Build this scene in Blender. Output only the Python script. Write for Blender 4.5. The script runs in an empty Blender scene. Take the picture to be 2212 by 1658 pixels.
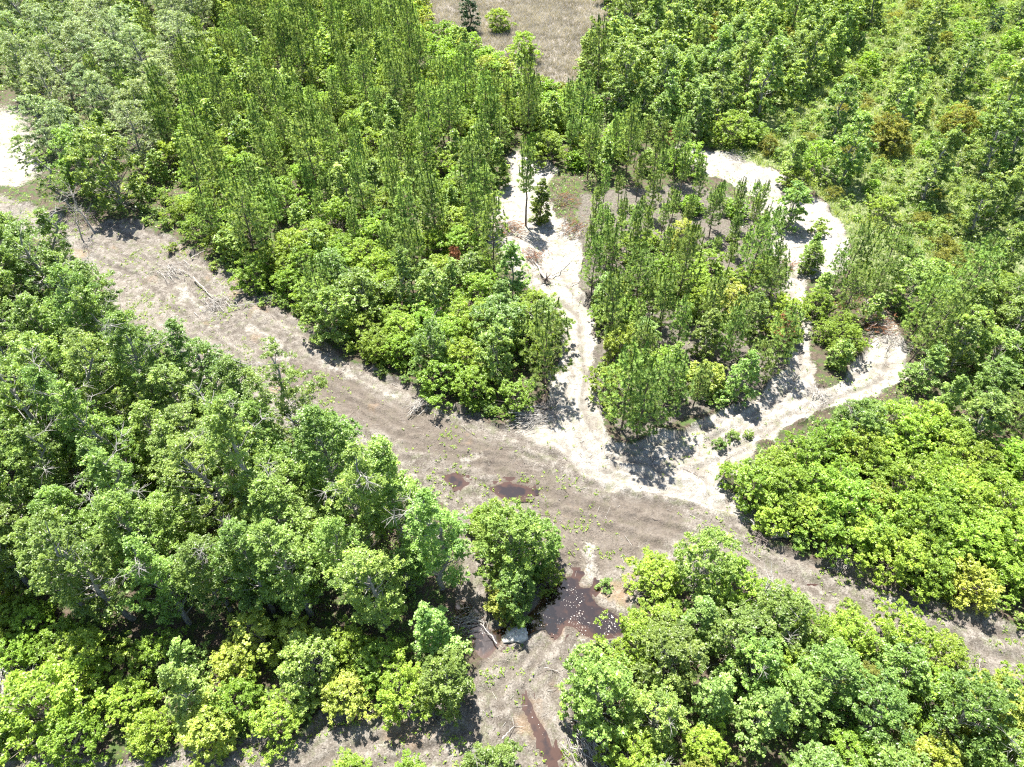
import bpy, math, random
import numpy as np
from mathutils import Vector, Matrix

random.seed(7)
rng = np.random.default_rng(7)
S = bpy.context.scene
R = math.radians

# ------------------------------------------------------------------ camera
CAM_H = 45.0
PITCH = 45.0                      # degrees below the horizon
FD = 1534.0                       # focal length in the 2212 px wide working grid
cam_d = bpy.data.cameras.new('camera')
cam_d.sensor_width = 36.0
cam_d.lens = 36.0 * FD / 2212.0
cam_d.clip_end = 3000
cam_d.clip_start = 0.5
cam = bpy.data.objects.new('camera', cam_d)
S.collection.objects.link(cam)
cam.location = (0, 0, CAM_H)
cam.rotation_euler = (R(90 - PITCH), 0, 0)
S.camera = cam

# ------------------------------------------------------------------ sky, sun, exposure
SUN_EL, SUN_AZ = R(65), R(-20)    # azimuth measured from +Y (straight ahead) towards +X
w = bpy.data.worlds.new('World')
S.world = w
w.use_nodes = True
nt = w.node_tree
bg = nt.nodes['Background']
sky = nt.nodes.new('ShaderNodeTexSky')
sky.sky_type = 'NISHITA'
sky.sun_disc = False
sky.sun_elevation = SUN_EL
sky.sun_rotation = SUN_AZ
nt.links.new(sky.outputs[0], bg.inputs[0])
bg.inputs[1].default_value = 0.085
sl = bpy.data.lights.new('sun', 'SUN')
sl.energy = 5.0
sl.angle = R(0.5)
sl.color = (1.0, 0.96, 0.9)
sun = bpy.data.objects.new('sun', sl)
S.collection.objects.link(sun)
sd = Vector((math.sin(SUN_AZ) * math.cos(SUN_EL), math.cos(SUN_AZ) * math.cos(SUN_EL), math.sin(SUN_EL)))
sun.rotation_euler = sd.to_track_quat('Z', 'Y').to_euler()
sun.location = (0, 0, 80)
S.view_settings.view_transform = 'Standard'
S.view_settings.look = 'None'
S.view_settings.gamma = 1
S.view_settings.exposure = 2.05
S.cycles.max_bounces = 6
S.cycles.diffuse_bounces = 3
S.cycles.glossy_bounces = 2
S.cycles.transmission_bounces = 3
S.cycles.transparent_max_bounces = 6
S.cycles.use_denoising = False
S.cycles.pixel_filter_type = 'BLACKMAN_HARRIS'
S.cycles.filter_width = 1.2
S.cycles.caustics_reflective = False
S.cycles.caustics_refractive = False

# ------------------------------------------------------------------ helpers
cp, sp = math.cos(R(PITCH)), math.sin(R(PITCH))


def G(x, y, h=0.0):
    """ground position of what the photograph (2212 px grid) shows at x, y at height h"""
    u, v = (x - 1106.0) / FD, (829.0 - y) / FD
    d = np.array((u, cp + v * sp, -sp + v * cp))
    t = (CAM_H - h) / -d[2]
    return d[0] * t, d[1] * t


def proj(X, Y, Z=0.0):
    dz = np.asarray(Z) - CAM_H
    depth = Y * cp - dz * sp
    up = Y * sp + dz * cp
    return 1106 + FD * X / depth, 829 - FD * up / depth, depth


def poly(pts):
    return np.array([G(*p) for p in pts])


def inside(P, X, Y):
    r = np.zeros(X.shape, bool)
    n = len(P)
    j = n - 1
    for i in range(n):
        xi, yi, xj, yj = P[i, 0], P[i, 1], P[j, 0], P[j, 1]
        if yi != yj:
            c = ((yi > Y) != (yj > Y)) & (X < (xj - xi) * (Y - yi) / (yj - yi) + xi)
            r ^= c
        j = i
    return r


_nz = {}


def noise(X, Y, s, seed=0):
    if seed not in _nz:
        _nz[seed] = np.random.default_rng(seed + 100).random((256, 256))
    t = _nz[seed]
    x, y = np.asarray(X) / s + 1000.3, np.asarray(Y) / s + 1000.7
    xi, yi = np.floor(x).astype(int), np.floor(y).astype(int)
    fx, fy = x - xi, y - yi
    fx, fy = fx * fx * (3 - 2 * fx), fy * fy * (3 - 2 * fy)
    a, b = t[xi & 255, yi & 255], t[(xi + 1) & 255, yi & 255]
    c, d = t[xi & 255, (yi + 1) & 255], t[(xi + 1) & 255, (yi + 1) & 255]
    return (a * (1 - fx) + b * fx) * (1 - fy) + (c * (1 - fx) + d * fx) * fy


def fbm(X, Y, s, seed=0, o=4):
    r, a, tot = 0, 1.0, 0
    for k in range(o):
        r = r + a * noise(X, Y, s / 2 ** k, seed + k)
        tot += a
        a *= 0.5
    return r / tot


def pdist(X, Y, pts):
    """distance to a polyline"""
    r = np.full(X.shape, 1e9)
    for (x0, y0), (x1, y1) in zip(pts[:-1], pts[1:]):
        dx, dy = x1 - x0, y1 - y0
        t = np.clip(((X - x0) * dx + (Y - y0) * dy) / (dx * dx + dy * dy + 1e-9), 0, 1)
        r = np.minimum(r, np.hypot(X - x0 - t * dx, Y - y0 - t * dy))
    return r


def make_mesh(name, V, F, mats, attr=None, smooth=False, mi=None):
    """V (n,3); F (m,k) with k = 3 or 4; attr: dict name -> (n,) or (n,4)"""
    V = np.asarray(V, np.float32)
    F = np.asarray(F, np.int32)
    me = bpy.data.meshes.new(name)
    k = F.shape[1]
    me.vertices.add(len(V))
    me.vertices.foreach_set('co', V.ravel())
    me.loops.add(F.size)
    me.loops.foreach_set('vertex_index', F.ravel())
    me.polygons.add(len(F))
    me.polygons.foreach_set('loop_start', np.arange(0, F.size, k, dtype=np.int32))
    try:
        me.polygons.foreach_set('loop_total', np.full(len(F), k, np.int32))
    except Exception:
        pass
    if smooth:
        me.polygons.foreach_set('use_smooth', np.ones(len(F), bool))
    for m in mats:
        me.materials.append(m)
    if mi is not None:
        me.polygons.foreach_set('material_index', mi.astype(np.int32))
    for nme, a in (attr or {}).items():
        a = np.asarray(a, np.float32)
        if a.ndim == 1:
            at = me.attributes.new(nme, 'FLOAT', 'POINT')
            at.data.foreach_set('value', a)
        else:
            at = me.attributes.new(nme, 'FLOAT_COLOR', 'POINT')
            at.data.foreach_set('color', a.ravel())
    me.update(calc_edges=True)
    me.validate()
    return me


class Geo:
    """collects quads (triangles repeat no corner: use degenerate-free tri lists separately)"""
    def __init__(s):
        s.v, s.f, s.a, s.n = [], [], [], 0

    def add(s, V, F, a=0.5):
        V = np.asarray(V, float)
        s.v.append(V)
        s.f.append(np.asarray(F, int) + s.n)
        s.a.append(np.full(len(V), a) if np.isscalar(a) else np.asarray(a))
        s.n += len(V)

    def arrays(s):
        return np.concatenate(s.v), np.concatenate(s.f), np.concatenate(s.a)

    def mesh(s, name, mat, smooth=False):
        V, F, A = s.arrays()
        return make_mesh(name, V, F, [mat], {'tint': A}, smooth)


def tube(g, pts, rad, sides=6, a=0.5):
    P = np.asarray(pts, float)
    n = len(P)
    r = np.asarray(rad, float)
    T = np.gradient(P, axis=0)
    T /= np.linalg.norm(T, axis=1)[:, None] + 1e-9
    ref = np.array((0.31, 0.95, 0.05)) if abs(T[0, 2]) > 0.7 else np.array((0, 0, 1.0))
    U = np.cross(T, ref)
    U /= np.linalg.norm(U, axis=1)[:, None] + 1e-9
    W = np.cross(T, U)
    an = np.arange(sides) * 2 * math.pi / sides
    V = P[:, None, :] + r[:, None, None] * (np.cos(an)[None, :, None] * U[:, None, :] + np.sin(an)[None, :, None] * W[:, None, :])
    V = V.reshape(-1, 3)
    F = []
    for i in range(n - 1):
        for j in range(sides):
            k = (j + 1) % sides
            F.append((i * sides + j, i * sides + k, (i + 1) * sides + k, (i + 1) * sides + j))
    g.add(V, F, a)


def unit(v):
    return v / (np.linalg.norm(v, axis=-1, keepdims=True) + 1e-9)


def leaves(g, C, size, up=0.6, tint=0.5, asp=0.55, rs=rng):
    """leaf-sized folded quads at points C"""
    n = len(C)
    N = unit(rs.normal(size=(n, 3)) + np.array((0, 0, up * 2.2)))
    U = unit(np.cross(N, rs.normal(size=(n, 3))))
    W = np.cross(N, U)
    L = size * rs.uniform(0.6, 1.35, (n, 1))
    V = np.empty((n, 4, 3))
    V[:, 0] = C - U * L  # narrow folded blade
    V[:, 1] = C + W * L * asp + N * L * 0.12
    V[:, 2] = C + U * L - N * L * 0.18
    V[:, 3] = C - W * L * asp + N * L * 0.12
    t = np.repeat(np.broadcast_to(tint, (n,)), 4)
    g.add(V.reshape(-1, 3), np.arange(n * 4).reshape(-1, 4), t)


# ------------------------------------------------------------------ materials
def nodes(name):
    m = bpy.data.materials.new(name)
    m.use_nodes = True
    t = m.node_tree
    return m, t, t.nodes['Principled BSDF'], t.nodes['Material Output']


def N(t, kind, **kw):
    n = t.nodes.new(kind)
    for k, v in kw.items():
        if hasattr(n, k):
            setattr(n, k, v)
        else:
            n.inputs[k].default_value = v
    return n


def mixc(t, f, a, b, blend='MIX'):
    n = t.nodes.new('ShaderNodeMix')
    n.data_type = 'RGBA'
    n.blend_type = blend
    for sock, val in ((n.inputs[0], f), (n.inputs[6], a), (n.inputs[7], b)):
        if isinstance(val, (int, float)):
            sock.default_value = val
        elif isinstance(val, tuple):
            sock.default_value = (*val, 1)
        else:
            t.links.new(val, sock)
    return n.outputs[2]


def ramp(t, src, a, b, c0=0.0, c1=1.0):
    n = t.nodes.new('ShaderNodeMapRange')
    n.clamp = True
    n.inputs[1].default_value, n.inputs[2].default_value = a, b
    n.inputs[3].default_value, n.inputs[4].default_value = c0, c1
    t.links.new(src, n.inputs[0])
    return n.outputs[0]


def leaf_mat(name, dark, light, trans=0.35, rough=0.45, var=0.35, hue=0.03, spec=0.5):
    m, t, b, out = nodes(name)
    at = N(t, 'ShaderNodeAttribute', attribute_name='tint')
    oi = N(t, 'ShaderNodeObjectInfo')
    col = mixc(t, at.outputs['Fac'], dark, light)
    hs = t.nodes.new('ShaderNodeHueSaturation')
    t.links.new(col, hs.inputs['Color'])
    t.links.new(ramp(t, oi.outputs['Random'], 0, 1, 0.5 - hue, 0.5 + hue), hs.inputs['Hue'])
    m2 = N(t, 'ShaderNodeMath', operation='MULTIPLY')
    t.links.new(oi.outputs['Random'], m2.inputs[0])
    m2.inputs[1].default_value = 7.31
    m3 = N(t, 'ShaderNodeMath', operation='FRACT')
    t.links.new(m2.outputs[0], m3.inputs[0])
    t.links.new(ramp(t, m3.outputs[0], 0, 1, 1 - var, 1 + var), hs.inputs['Value'])
    t.links.new(hs.outputs[0], b.inputs['Base Color'])
    b.inputs['Roughness'].default_value = rough
    b.inputs['Specular IOR Level'].default_value = spec
    tr = t.nodes.new('ShaderNodeBsdfTranslucent')
    tc = mixc(t, 1.0, hs.outputs[0], (1.5, 1.35, 0.6), 'MULTIPLY')
    t.links.new(tc, tr.inputs[0])
    mx = t.nodes.new('ShaderNodeMixShader')
    mx.inputs[0].default_value = trans
    t.links.new(b.outputs[0], mx.inputs[1])
    t.links.new(tr.outputs[0], mx.inputs[2])
    t.links.new(mx.outputs[0], out.inputs[0])
    return m


def wood_mat(name, a, b_, rough=0.85):
    m, t, b, out = nodes(name)
    tc = N(t, 'ShaderNodeTexCoord')
    nz = N(t, 'ShaderNodeTexNoise')
    nz.inputs['Scale'].default_value = 5
    nz.inputs['Detail'].default_value = 4
    t.links.new(tc.outputs['Object'], nz.inputs['Vector'])
    c = mixc(t, ramp(t, nz.outputs[0], 0.35, 0.65), a, b_)
    at = N(t, 'ShaderNodeAttribute', attribute_name='tint')
    v = N(t, 'ShaderNodeHueSaturation')
    t.links.new(c, v.inputs['Color'])
    t.links.new(ramp(t, at.outputs['Fac'], 0, 1, 0.5, 1.5), v.inputs['Value'])
    t.links.new(v.outputs[0], b.inputs['Base Color'])
    b.inputs['Roughness'].default_value = rough
    bp = N(t, 'ShaderNodeBump')
    bp.inputs['Strength'].default_value = 0.5
    bp.inputs['Distance'].default_value = 0.03
    t.links.new(nz.outputs[0], bp.inputs['Height'])
    t.links.new(bp.outputs[0], b.inputs['Normal'])
    return m


M = {
    'pine': leaf_mat('pine_needles', (0.034, 0.092, 0.022), (0.33, 0.46, 0.13), 0.38, 0.5, 0.2, 0.010, 0.35),
    'canopy': leaf_mat('canopy_leaves', (0.10, 0.175, 0.035), (0.32, 0.45, 0.10), 0.45, 0.42, 0.2, 0.014, 0.45),
    'canopy_grey': leaf_mat('grey_green_leaves', (0.14, 0.205, 0.075), (0.34, 0.44, 0.19), 0.42, 0.42, 0.16, 0.014, 0.5),
    'gum': leaf_mat('young_tree_leaves', (0.11, 0.195, 0.04), (0.38, 0.51, 0.15), 0.48, 0.42, 0.2, 0.014, 0.45),
    'shrub': leaf_mat('shrub_leaves', (0.12, 0.21, 0.02), (0.36, 0.50, 0.075), 0.46, 0.44, 0.16, 0.012, 0.4),
    'yellow': leaf_mat('yellow_green_leaves', (0.2, 0.26, 0.03), (0.48, 0.54, 0.11), 0.45, 0.45, 0.13, 0.010),
    'olive': leaf_mat('olive_leaves', (0.12, 0.14, 0.025), (0.30, 0.31, 0.055), 0.38, 0.6, 0.2, 0.012, 0.3),
    'dark': leaf_mat('dark_evergreen_leaves', (0.03, 0.07, 0.02), (0.08, 0.16, 0.04), 0.2, 0.45, 0.2, 0.01),
    'rust': leaf_mat('dead_needles', (0.15, 0.07, 0.035), (0.36, 0.18, 0.09), 0.15, 0.8, 0.2, 0.01, 0.2),
    'grass': leaf_mat('grass_blades', (0.12, 0.21, 0.05), (0.36, 0.44, 0.17), 0.35, 0.6, 0.0, 0.0, 0.3),
    'dryg': leaf_mat('dry_grass_blades', (0.2, 0.185, 0.16), (0.40, 0.375, 0.335), 0.2, 0.8, 0.0, 0.0, 0.2),
    'bark': wood_mat('pine_bark', (0.07, 0.05, 0.04), (0.16, 0.12, 0.09)),
    'grey': wood_mat('grey_bark', (0.15, 0.14, 0.12), (0.30, 0.285, 0.255)),
    'pale': wood_mat('bleached_wood', (0.22, 0.2, 0.175), (0.38, 0.36, 0.325)),
    'clay': wood_mat('clay_lump', (0.24, 0.22, 0.19), (0.42, 0.4, 0.36)),
    'brush': wood_mat('brush_twigs', (0.11, 0.085, 0.07), (0.23, 0.19, 0.165)),
}

# ------------------------------------------------------------------ ground masks (working grid of the photograph)
ROAD = poly([(-60, 395), (60, 440), (190, 490), (270, 478), (360, 512), (450, 560), (520, 602), (600, 662), (690, 735), (780, 788),
             (850, 805), (930, 852), (1000, 880), (1070, 925), (1150, 900), (1220, 960), (1300, 1040), (1500, 1060), (1560, 1110),
             (1640, 1150), (1740, 1195), (1850, 1215), (1950, 1275), (2050, 1305), (2150, 1335), (2300, 1375), (2300, 1480),
             (2150, 1450), (2000, 1440), (1900, 1385), (1800, 1350), (1700, 1310), (1600, 1270), (1500, 1250), (1420, 1265),
             (1370, 1330), (1345, 1370), (1240, 1380), (1240, 1450), (1225, 1560), (1290, 1640), (1330, 1750), (1100, 1750),
             (600, 1750), (200, 1720), (-60, 1720), (-60, 1660), (60, 1650), (250, 1640), (500, 1610), (640, 1590), (740, 1500), (820, 1530),
             (930, 1500), (1020, 1470), (1050, 1420), (1010, 1330), (985, 1300), (985, 1200), (960, 1100), (900, 1050), (800, 1010), (650, 940),
             (520, 880), (400, 800), (290, 700), (200, 600), (120, 540), (-60, 460)])
SAND = [poly(p) for p in (
    [(1105, 330), (1090, 400), (1060, 440), (1050, 500), (1060, 540), (1110, 600), (1170, 660), (1210, 720), (1200, 800), (1180, 870), (1130, 930),
     (1180, 960), (1240, 1010), (1310, 1060), (1420, 1075), (1500, 1085), (1560, 1115), (1640, 1145), (1700, 1165), (1690, 1150), (1640, 1120),
     (1560, 1060), (1540, 1020), (1600, 1030), (1640, 1010), (1640, 950), (1700, 910), (1800, 880), (1900, 865),
     (1960, 800), (1950, 730), (1910, 690), (1890, 640), (1860, 640), (1880, 700), (1880, 750), (1830, 800), (1790, 840), (1760, 830), (1745, 760),
     (1745, 640), (1740, 600), (1830, 590), (1835, 520), (1810, 470), (1780, 440), (1740, 430), (1720, 390), (1620, 350), (1500, 320), (1450, 315),
     (1460, 345), (1500, 375), (1580, 400), (1640, 440), (1660, 500), (1660, 560), (1690, 610), (1700, 700), (1700, 800), (1620, 870), (1500, 930),
     (1420, 935), (1350, 965), (1295, 930), (1285, 800), (1270, 680), (1258, 600), (1252, 490), (1200, 470), (1190, 410), (1200, 365), (1150, 335)],
    [(-60, 225), (30, 225), (60, 260), (80, 320), (90, 380), (60, 405), (-60, 400)],
)]
PATCH = [poly(p) for p in (
    [(985, 990), (1050, 975), (1060, 990), (1000, 1010), (980, 1005)],
    [(1270, 1160), (1290, 1160), (1310, 1250), (1300, 1275), (1265, 1255)],
    [(1880, 1290), (1960, 1310), (2010, 1340), (1980, 1345), (1890, 1310)],
    [(1100, 1362), (1130, 1360), (1135, 1385), (1100, 1385)],
    [(520, 670), (600, 740), (640, 800), (620, 800), (560, 740)],
    [(620, 740), (760, 800), (860, 850), (850, 865), (740, 815)],
    [(370, 590), (420, 640), (470, 700), (440, 690), (390, 640)],
    [(520, 700), (548, 700), (560, 725), (540, 728)],
)]
MEADOW = poly([(1480, -150), (2500, -150), (2500, 700), (2212, 600), (1980, 600), (1900, 640), (1840, 600), (1830, 500), (1780, 430), (1720, 385), (1560, 330), (1450, 300), (1300, 200), (1400, 0)])
DRY = poly([(870, -60), (1300, -60), (1340, 60), (1260, 150), (1245, 225), (1150, 215), (1060, 150), (900, 80)])
DRY2 = poly([(-60, 1440), (40, 1440), (70, 1500), (70, 1560), (-60, 1560)])
PONDS = [poly(p) for p in (
    [(985, 1300), (1010, 1305), (1040, 1335), (1060, 1370), (1090, 1360), (1130, 1345), (1150, 1330), (1168, 1290), (1200, 1270), (1218, 1250), (1235, 1242), (1245, 1272), (1268, 1278), (1280, 1262),
     (1276, 1290), (1290, 1306), (1335, 1335), (1345, 1365), (1300, 1380), (1270, 1375), (1250, 1365), (1245, 1350), (1212, 1345), (1205, 1380), (1196, 1378),
     (1195, 1348), (1170, 1352), (1130, 1370), (1090, 1372), (1055, 1420), (1035, 1418), (1025, 1390), (1000, 1350)],
    [(970, 1030), (1000, 1028), (1002, 1048), (985, 1055), (972, 1045)],
    [(1058, 1056), (1090, 1046), (1125, 1052), (1145, 1062), (1135, 1072), (1100, 1078), (1075, 1072)],
    [(1143, 1500), (1150, 1530), (1163, 1562), (1180, 1592), (1190, 1625), (1208, 1680), (1196, 1680), (1178, 1625), (1169, 1592), (1153, 1562), (1142, 1530)],
    [(1750, 1278), (1765, 1280), (1772, 1288), (1760, 1288)],
)]
LITTER = poly([(1250, 420), (1500, 400), (1640, 450), (1690, 640), (1700, 800), (1600, 880), (1350, 950), (1290, 900), (1240, 600)])
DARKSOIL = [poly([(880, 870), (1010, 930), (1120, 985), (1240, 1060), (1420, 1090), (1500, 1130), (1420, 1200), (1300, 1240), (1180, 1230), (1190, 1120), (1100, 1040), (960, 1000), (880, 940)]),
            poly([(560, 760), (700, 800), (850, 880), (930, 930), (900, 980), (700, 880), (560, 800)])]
RUTS = [np.array([G(*p) for p in q]) for q in (
    [(200, 520), (300, 570), (420, 660), (560, 760), (700, 850), (850, 930), (1000, 990), (1200, 1060), (1450, 1140), (1650, 1220), (1850, 1300), (2050, 1380), (2212, 1430)],
    [(260, 500), (360, 550), (480, 640), (620, 740), (760, 830), (900, 890), (1050, 950), (1250, 1050), (1480, 1110), (1680, 1180), (1880, 1260), (2080, 1340), (2260, 1390)],
    [(960, 1010), (990, 1060), (985, 1120), (995, 1180), (1020, 1240), (1010, 1300)],
    [(1020, 1060), (1030, 1120), (1022, 1180), (1050, 1240), (1045, 1300)],
    [(1240, 1240), (1225, 1300), (1200, 1370), (1150, 1450), (1140, 1510), (1175, 1590), (1215, 1680)],
    [(1200, 1250), (1170, 1400), (1090, 1450), (1060, 1500), (1090, 1580), (1140, 1680)],
    [(1060, 1480), (900, 1560), (760, 1620), (560, 1680)],
    [(1150, 620), (1215, 700), (1230, 800), (1220, 900), (1290, 1010), (1480, 1060)],
    [(1180, 600), (1255, 700), (1265, 800), (1265, 900), (1310, 960), (1500, 1020), (1540, 1050)],
    [(1710, 620), (1725, 720), (1735, 800), (1680, 880), (1560, 950), (1450, 990)],
    [(1920, 740), (1900, 820), (1800, 870), (1680, 910), (1560, 980)],
    [(900, 960), (1000, 1010), (1100, 1000), (1150, 1020)],
    [(880, 1000), (980, 1030), (1080, 1020), (1180, 1060)],
)]

# ------------------------------------------------------------------ ground sheet
def axis(lo, hi, mid0, mid1, d):
    a = [np.arange(mid0, mid1, d)]
    l, r, s = mid0, a[0][-1], d
    L, Rr = [], []
    while l > lo:
        s *= 1.12
        l -= s
        L.append(l)
    s = d
    while r < hi:
        s *= 1.12
        r += s
        Rr.append(r)
    return np.concatenate([L[::-1], a[0], Rr])


xs = axis(-900, 900, -52, 58, 0.2)
ys = axis(-600, 1500, 10, 86, 0.2)
GX, GY = np.meshgrid(xs, ys)
wx = GX + (fbm(GX, GY, 2.5, 1) - 0.5) * 2.2
wy = GY + (fbm(GX, GY, 2.5, 11) - 0.5) * 2.2


def blur(a, k):
    for _ in range(k):
        a = a.copy()
        a[1:-1, 1:-1] = (a[1:-1, 1:-1] * 2 + a[:-2, 1:-1] + a[2:, 1:-1] + a[1:-1, :-2] + a[1:-1, 2:]) / 6
    return a


mR = blur(inside(ROAD, wx, wy).astype(float), 3)
mS = np.zeros_like(GX)
for p_ in SAND:
    mS = np.maximum(mS, inside(p_, wx, wy))
mS = blur(mS, 4)
mC = np.zeros_like(GX)
for p_ in PATCH:
    mC = np.maximum(mC, inside(p_, GX + (fbm(GX, GY, 1.2, 23) - .5) * 2.4, GY + (fbm(GX, GY, 1.2, 33) - .5) * 2.4))
mS = np.maximum(mS, blur(mC, 4) * .62)
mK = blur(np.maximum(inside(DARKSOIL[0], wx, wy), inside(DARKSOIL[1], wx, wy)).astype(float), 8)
mM = blur(inside(MEADOW, wx, wy).astype(float), 3)
mD = blur(np.maximum(inside(DRY, wx, wy), inside(DRY2, wx, wy)).astype(float), 3)
sx = GX + (fbm(GX, GY, 0.9, 21) - 0.5) * 0.7
sy = GY + (fbm(GX, GY, 0.9, 31) - 0.5) * 0.7
mP = np.zeros_like(GX)
for p_ in PONDS:
    mP = np.maximum(mP, inside(p_, sx, sy))
mPb = blur(mP, 5)
mL = blur(inside(LITTER, wx, wy).astype(float), 4)
rut = np.zeros_like(GX)
ridge = np.zeros_like(GX)
for q in RUTS:
    dd = pdist(GX + (fbm(GX, GY, 3, 41) - .5) * 1.2, GY + (fbm(GX, GY, 3, 51) - .5) * 1.2, q)
    rut = np.maximum(rut, np.exp(-(dd / 0.25) ** 2))
    rut = np.maximum(rut, 0.85 * np.exp(-((dd - 1.7) / 0.24) ** 2))
    rut = np.maximum(rut, 0.6 * np.exp(-((dd - .62) / 0.14) ** 2) * (fbm(GX, GY, 3, 43) > .5))
    ridge = np.maximum(ridge, np.exp(-((dd - 1.15) / 0.2) ** 2))
open_ = np.maximum(mR, mS)
fine = np.clip(1.2 - np.maximum(abs(GX) - 55, 0) / 30, 0, 1)
edge = np.clip(1 - abs(blur(open_, 14) - 0.45) / 0.3, 0, 1)
clod = fbm(GX, GY, 0.7, 61, 3)
Z = (fbm(GX, GY, 9, 71) - 0.5) * 0.5
Z += edge * (np.clip(fbm(GX, GY, 1.3, 81) - 0.42, 0, 1) * 1.6) * fine
Z += open_ * (clod - 0.5) * 0.4 * (0.35 + np.clip(fbm(GX, GY, 5, 91) * 2 - 0.6, 0, 1)) * (1 - 0.35 * mS)
Z += ridge * 0.09 * open_ * fine
Z -= rut * 0.22 * open_ * (0.5 + fbm(GX, GY, 2, 95))
Z += (1 - open_) * 0.12
Zp = blur(mP, 10)
Z = Z * (1 - np.clip(Zp * 3, 0, 1)) - np.clip(mPb, 0, 1) * 0.42 + (fbm(GX, GY, 1.6, 97, 3) - .5) * .22 * mPb


def Zat(x, y):
    i = np.clip(np.searchsorted(xs, x) - 1, 0, len(xs) - 2)
    j = np.clip(np.searchsorted(ys, y) - 1, 0, len(ys) - 2)
    return Z[j, i]


def at(mask, x, y):
    i = np.clip(np.searchsorted(xs, x) - 1, 0, len(xs) - 2)
    j = np.clip(np.searchsorted(ys, y) - 1, 0, len(ys) - 2)
    return mask[j, i]


def ground_mat():
    m, t, b, out = nodes('earth')
    tc = N(t, 'ShaderNodeTexCoord')

    def nz(scale, det=6, off=0, rough=0.6):
        mp = N(t, 'ShaderNodeMapping')
        mp.inputs['Location'].default_value = (off, off * .7, 0)
        t.links.new(tc.outputs['Object'], mp.inputs['Vector'])
        n = N(t, 'ShaderNodeTexNoise')
        n.inputs['Scale'].default_value = scale
        n.inputs['Detail'].default_value = det
        n.inputs['Roughness'].default_value = rough
        t.links.new(mp.outputs[0], n.inputs['Vector'])
        return n.outputs[0]
    a = N(t, 'ShaderNodeAttribute', attribute_name='mask')
    sep = N(t, 'ShaderNodeSeparateColor')
    t.links.new(a.outputs['Color'], sep.inputs[0])
    a2 = N(t, 'ShaderNodeAttribute', attribute_name='mask2')
    sep2 = N(t, 'ShaderNodeSeparateColor')
    t.links.new(a2.outputs['Color'], sep2.inputs[0])
    n1, n2, n3, n4, n5 = nz(0.35), nz(1.6, off=9), nz(4.5, off=3, rough=.72), nz(9, 5, 5, 0.8), nz(0.12, 3, 17)
    # forest floor
    fl = mixc(t, ramp(t, n3, .35, .65), (0.041, 0.031, 0.022), (0.111, 0.085, 0.063))
    fl = mixc(t, ramp(t, n2, .45, .6), fl, (0.052, 0.081, 0.022))
    # grey brown graded dirt
    dr = mixc(t, ramp(t, n1, .4, .6), (0.10, 0.086, 0.07), (0.175, 0.155, 0.128))
    dr = mixc(t, ramp(t, n2, .48, .6), dr, (0.21, 0.19, 0.162))
    dr = mixc(t, ramp(t, n2, .3, .44, .7, 0), dr, (0.085, 0.07, 0.056))
    dr = mixc(t, ramp(t, nz(0.9, 8, 31, .7), .52, .6, 0, .5), dr, (0.10, 0.115, 0.05))
    dr = mixc(t, ramp(t, n3, .5, .66, 0, .8), dr, (0.085, 0.072, 0.058))
    dr = mixc(t, ramp(t, n4, .52, .62, 0, .8), dr, (0.05, 0.043, 0.035))
    dr = mixc(t, ramp(t, n4, .34, .46, .75, 0), dr, (0.30, 0.28, 0.25))
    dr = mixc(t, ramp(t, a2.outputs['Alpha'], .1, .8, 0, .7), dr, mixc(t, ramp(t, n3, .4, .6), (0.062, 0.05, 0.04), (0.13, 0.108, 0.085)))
    dr = mixc(t, ramp(t, nz(0.22, 4, 77), .6, .68, 0, .4), dr, (0.24, 0.155, 0.085))
    # pale sand
    sa = mixc(t, ramp(t, n2, .4, .62), (0.23, 0.212, 0.182), (0.35, 0.335, 0.30))
    sa = mixc(t, ramp(t, n1, .5, .64, 0, .8), sa, (0.19, 0.172, 0.145))
    sa = mixc(t, ramp(t, n3, .52, .64, 0, .6), sa, (0.19, 0.165, 0.13))
    sa = mixc(t, ramp(t, n4, .52, .62, 0, .8), sa, (0.13, 0.112, 0.082))
    sa = mixc(t, ramp(t, nz(0.9, 8, 51, .7), .54, .62, 0, .45), sa, (0.14, 0.16, 0.07))
    # meadow
    me = mixc(t, ramp(t, n2, .38, .62), (0.074, 0.111, 0.030), (0.178, 0.200, 0.089))
    me = mixc(t, ramp(t, n3, .5, .66, 0, .7), me, (0.222, 0.192, 0.141))
    # dry grass
    dg = mixc(t, ramp(t, n3, .35, .65), (0.148, 0.130, 0.107), (0.266, 0.240, 0.207))

    def w_(maskout, nn, amt=0.5):
        ad = N(t, 'ShaderNodeMath', operation='ADD')
        t.links.new(maskout, ad.inputs[0])
        t.links.new(ramp(t, nn, 0.3, 0.7, -amt / 2, amt / 2), ad.inputs[1])
        return ramp(t, ad.outputs[0], 0.35, 0.65)
    c = mixc(t, w_(sep.outputs[2], n2), fl, me)
    c = mixc(t, w_(sep2.outputs[0], n2), c, dg)
    c = mixc(t, ramp(t, sep2.outputs[2], 0.3, 0.7, 0, 0.8), c, mixc(t, ramp(t, n3, .4, .6), (0.07, 0.06, 0.05), (0.15, 0.132, 0.114)))
    c = mixc(t, w_(sep.outputs[0], n3, .6), c, dr)
    c = mixc(t, w_(sep.outputs[1], n3, .7), c, sa)
    # damp compacted ruts
    wr = N(t, 'ShaderNodeMath', operation='MULTIPLY')
    t.links.new(sep2.outputs[1], wr.inputs[0])
    t.links.new(ramp(t, n1, .3, .6, 0.25, .8), wr.inputs[1])
    c = mixc(t, wr.outputs[0], c, mixc(t, 0.7, c, (0.07, 0.057, 0.045)))
    # iron stained earth round the water
    a3 = N(t, 'ShaderNodeAttribute', attribute_name='wet')
    c = mixc(t, ramp(t, a3.outputs['Fac'], 0.1, 0.8, 0, 0.75), c, mixc(t, ramp(t, n2, .5, .66), (0.06, 0.045, 0.033), (0.12, 0.066, 0.034)))
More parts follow.
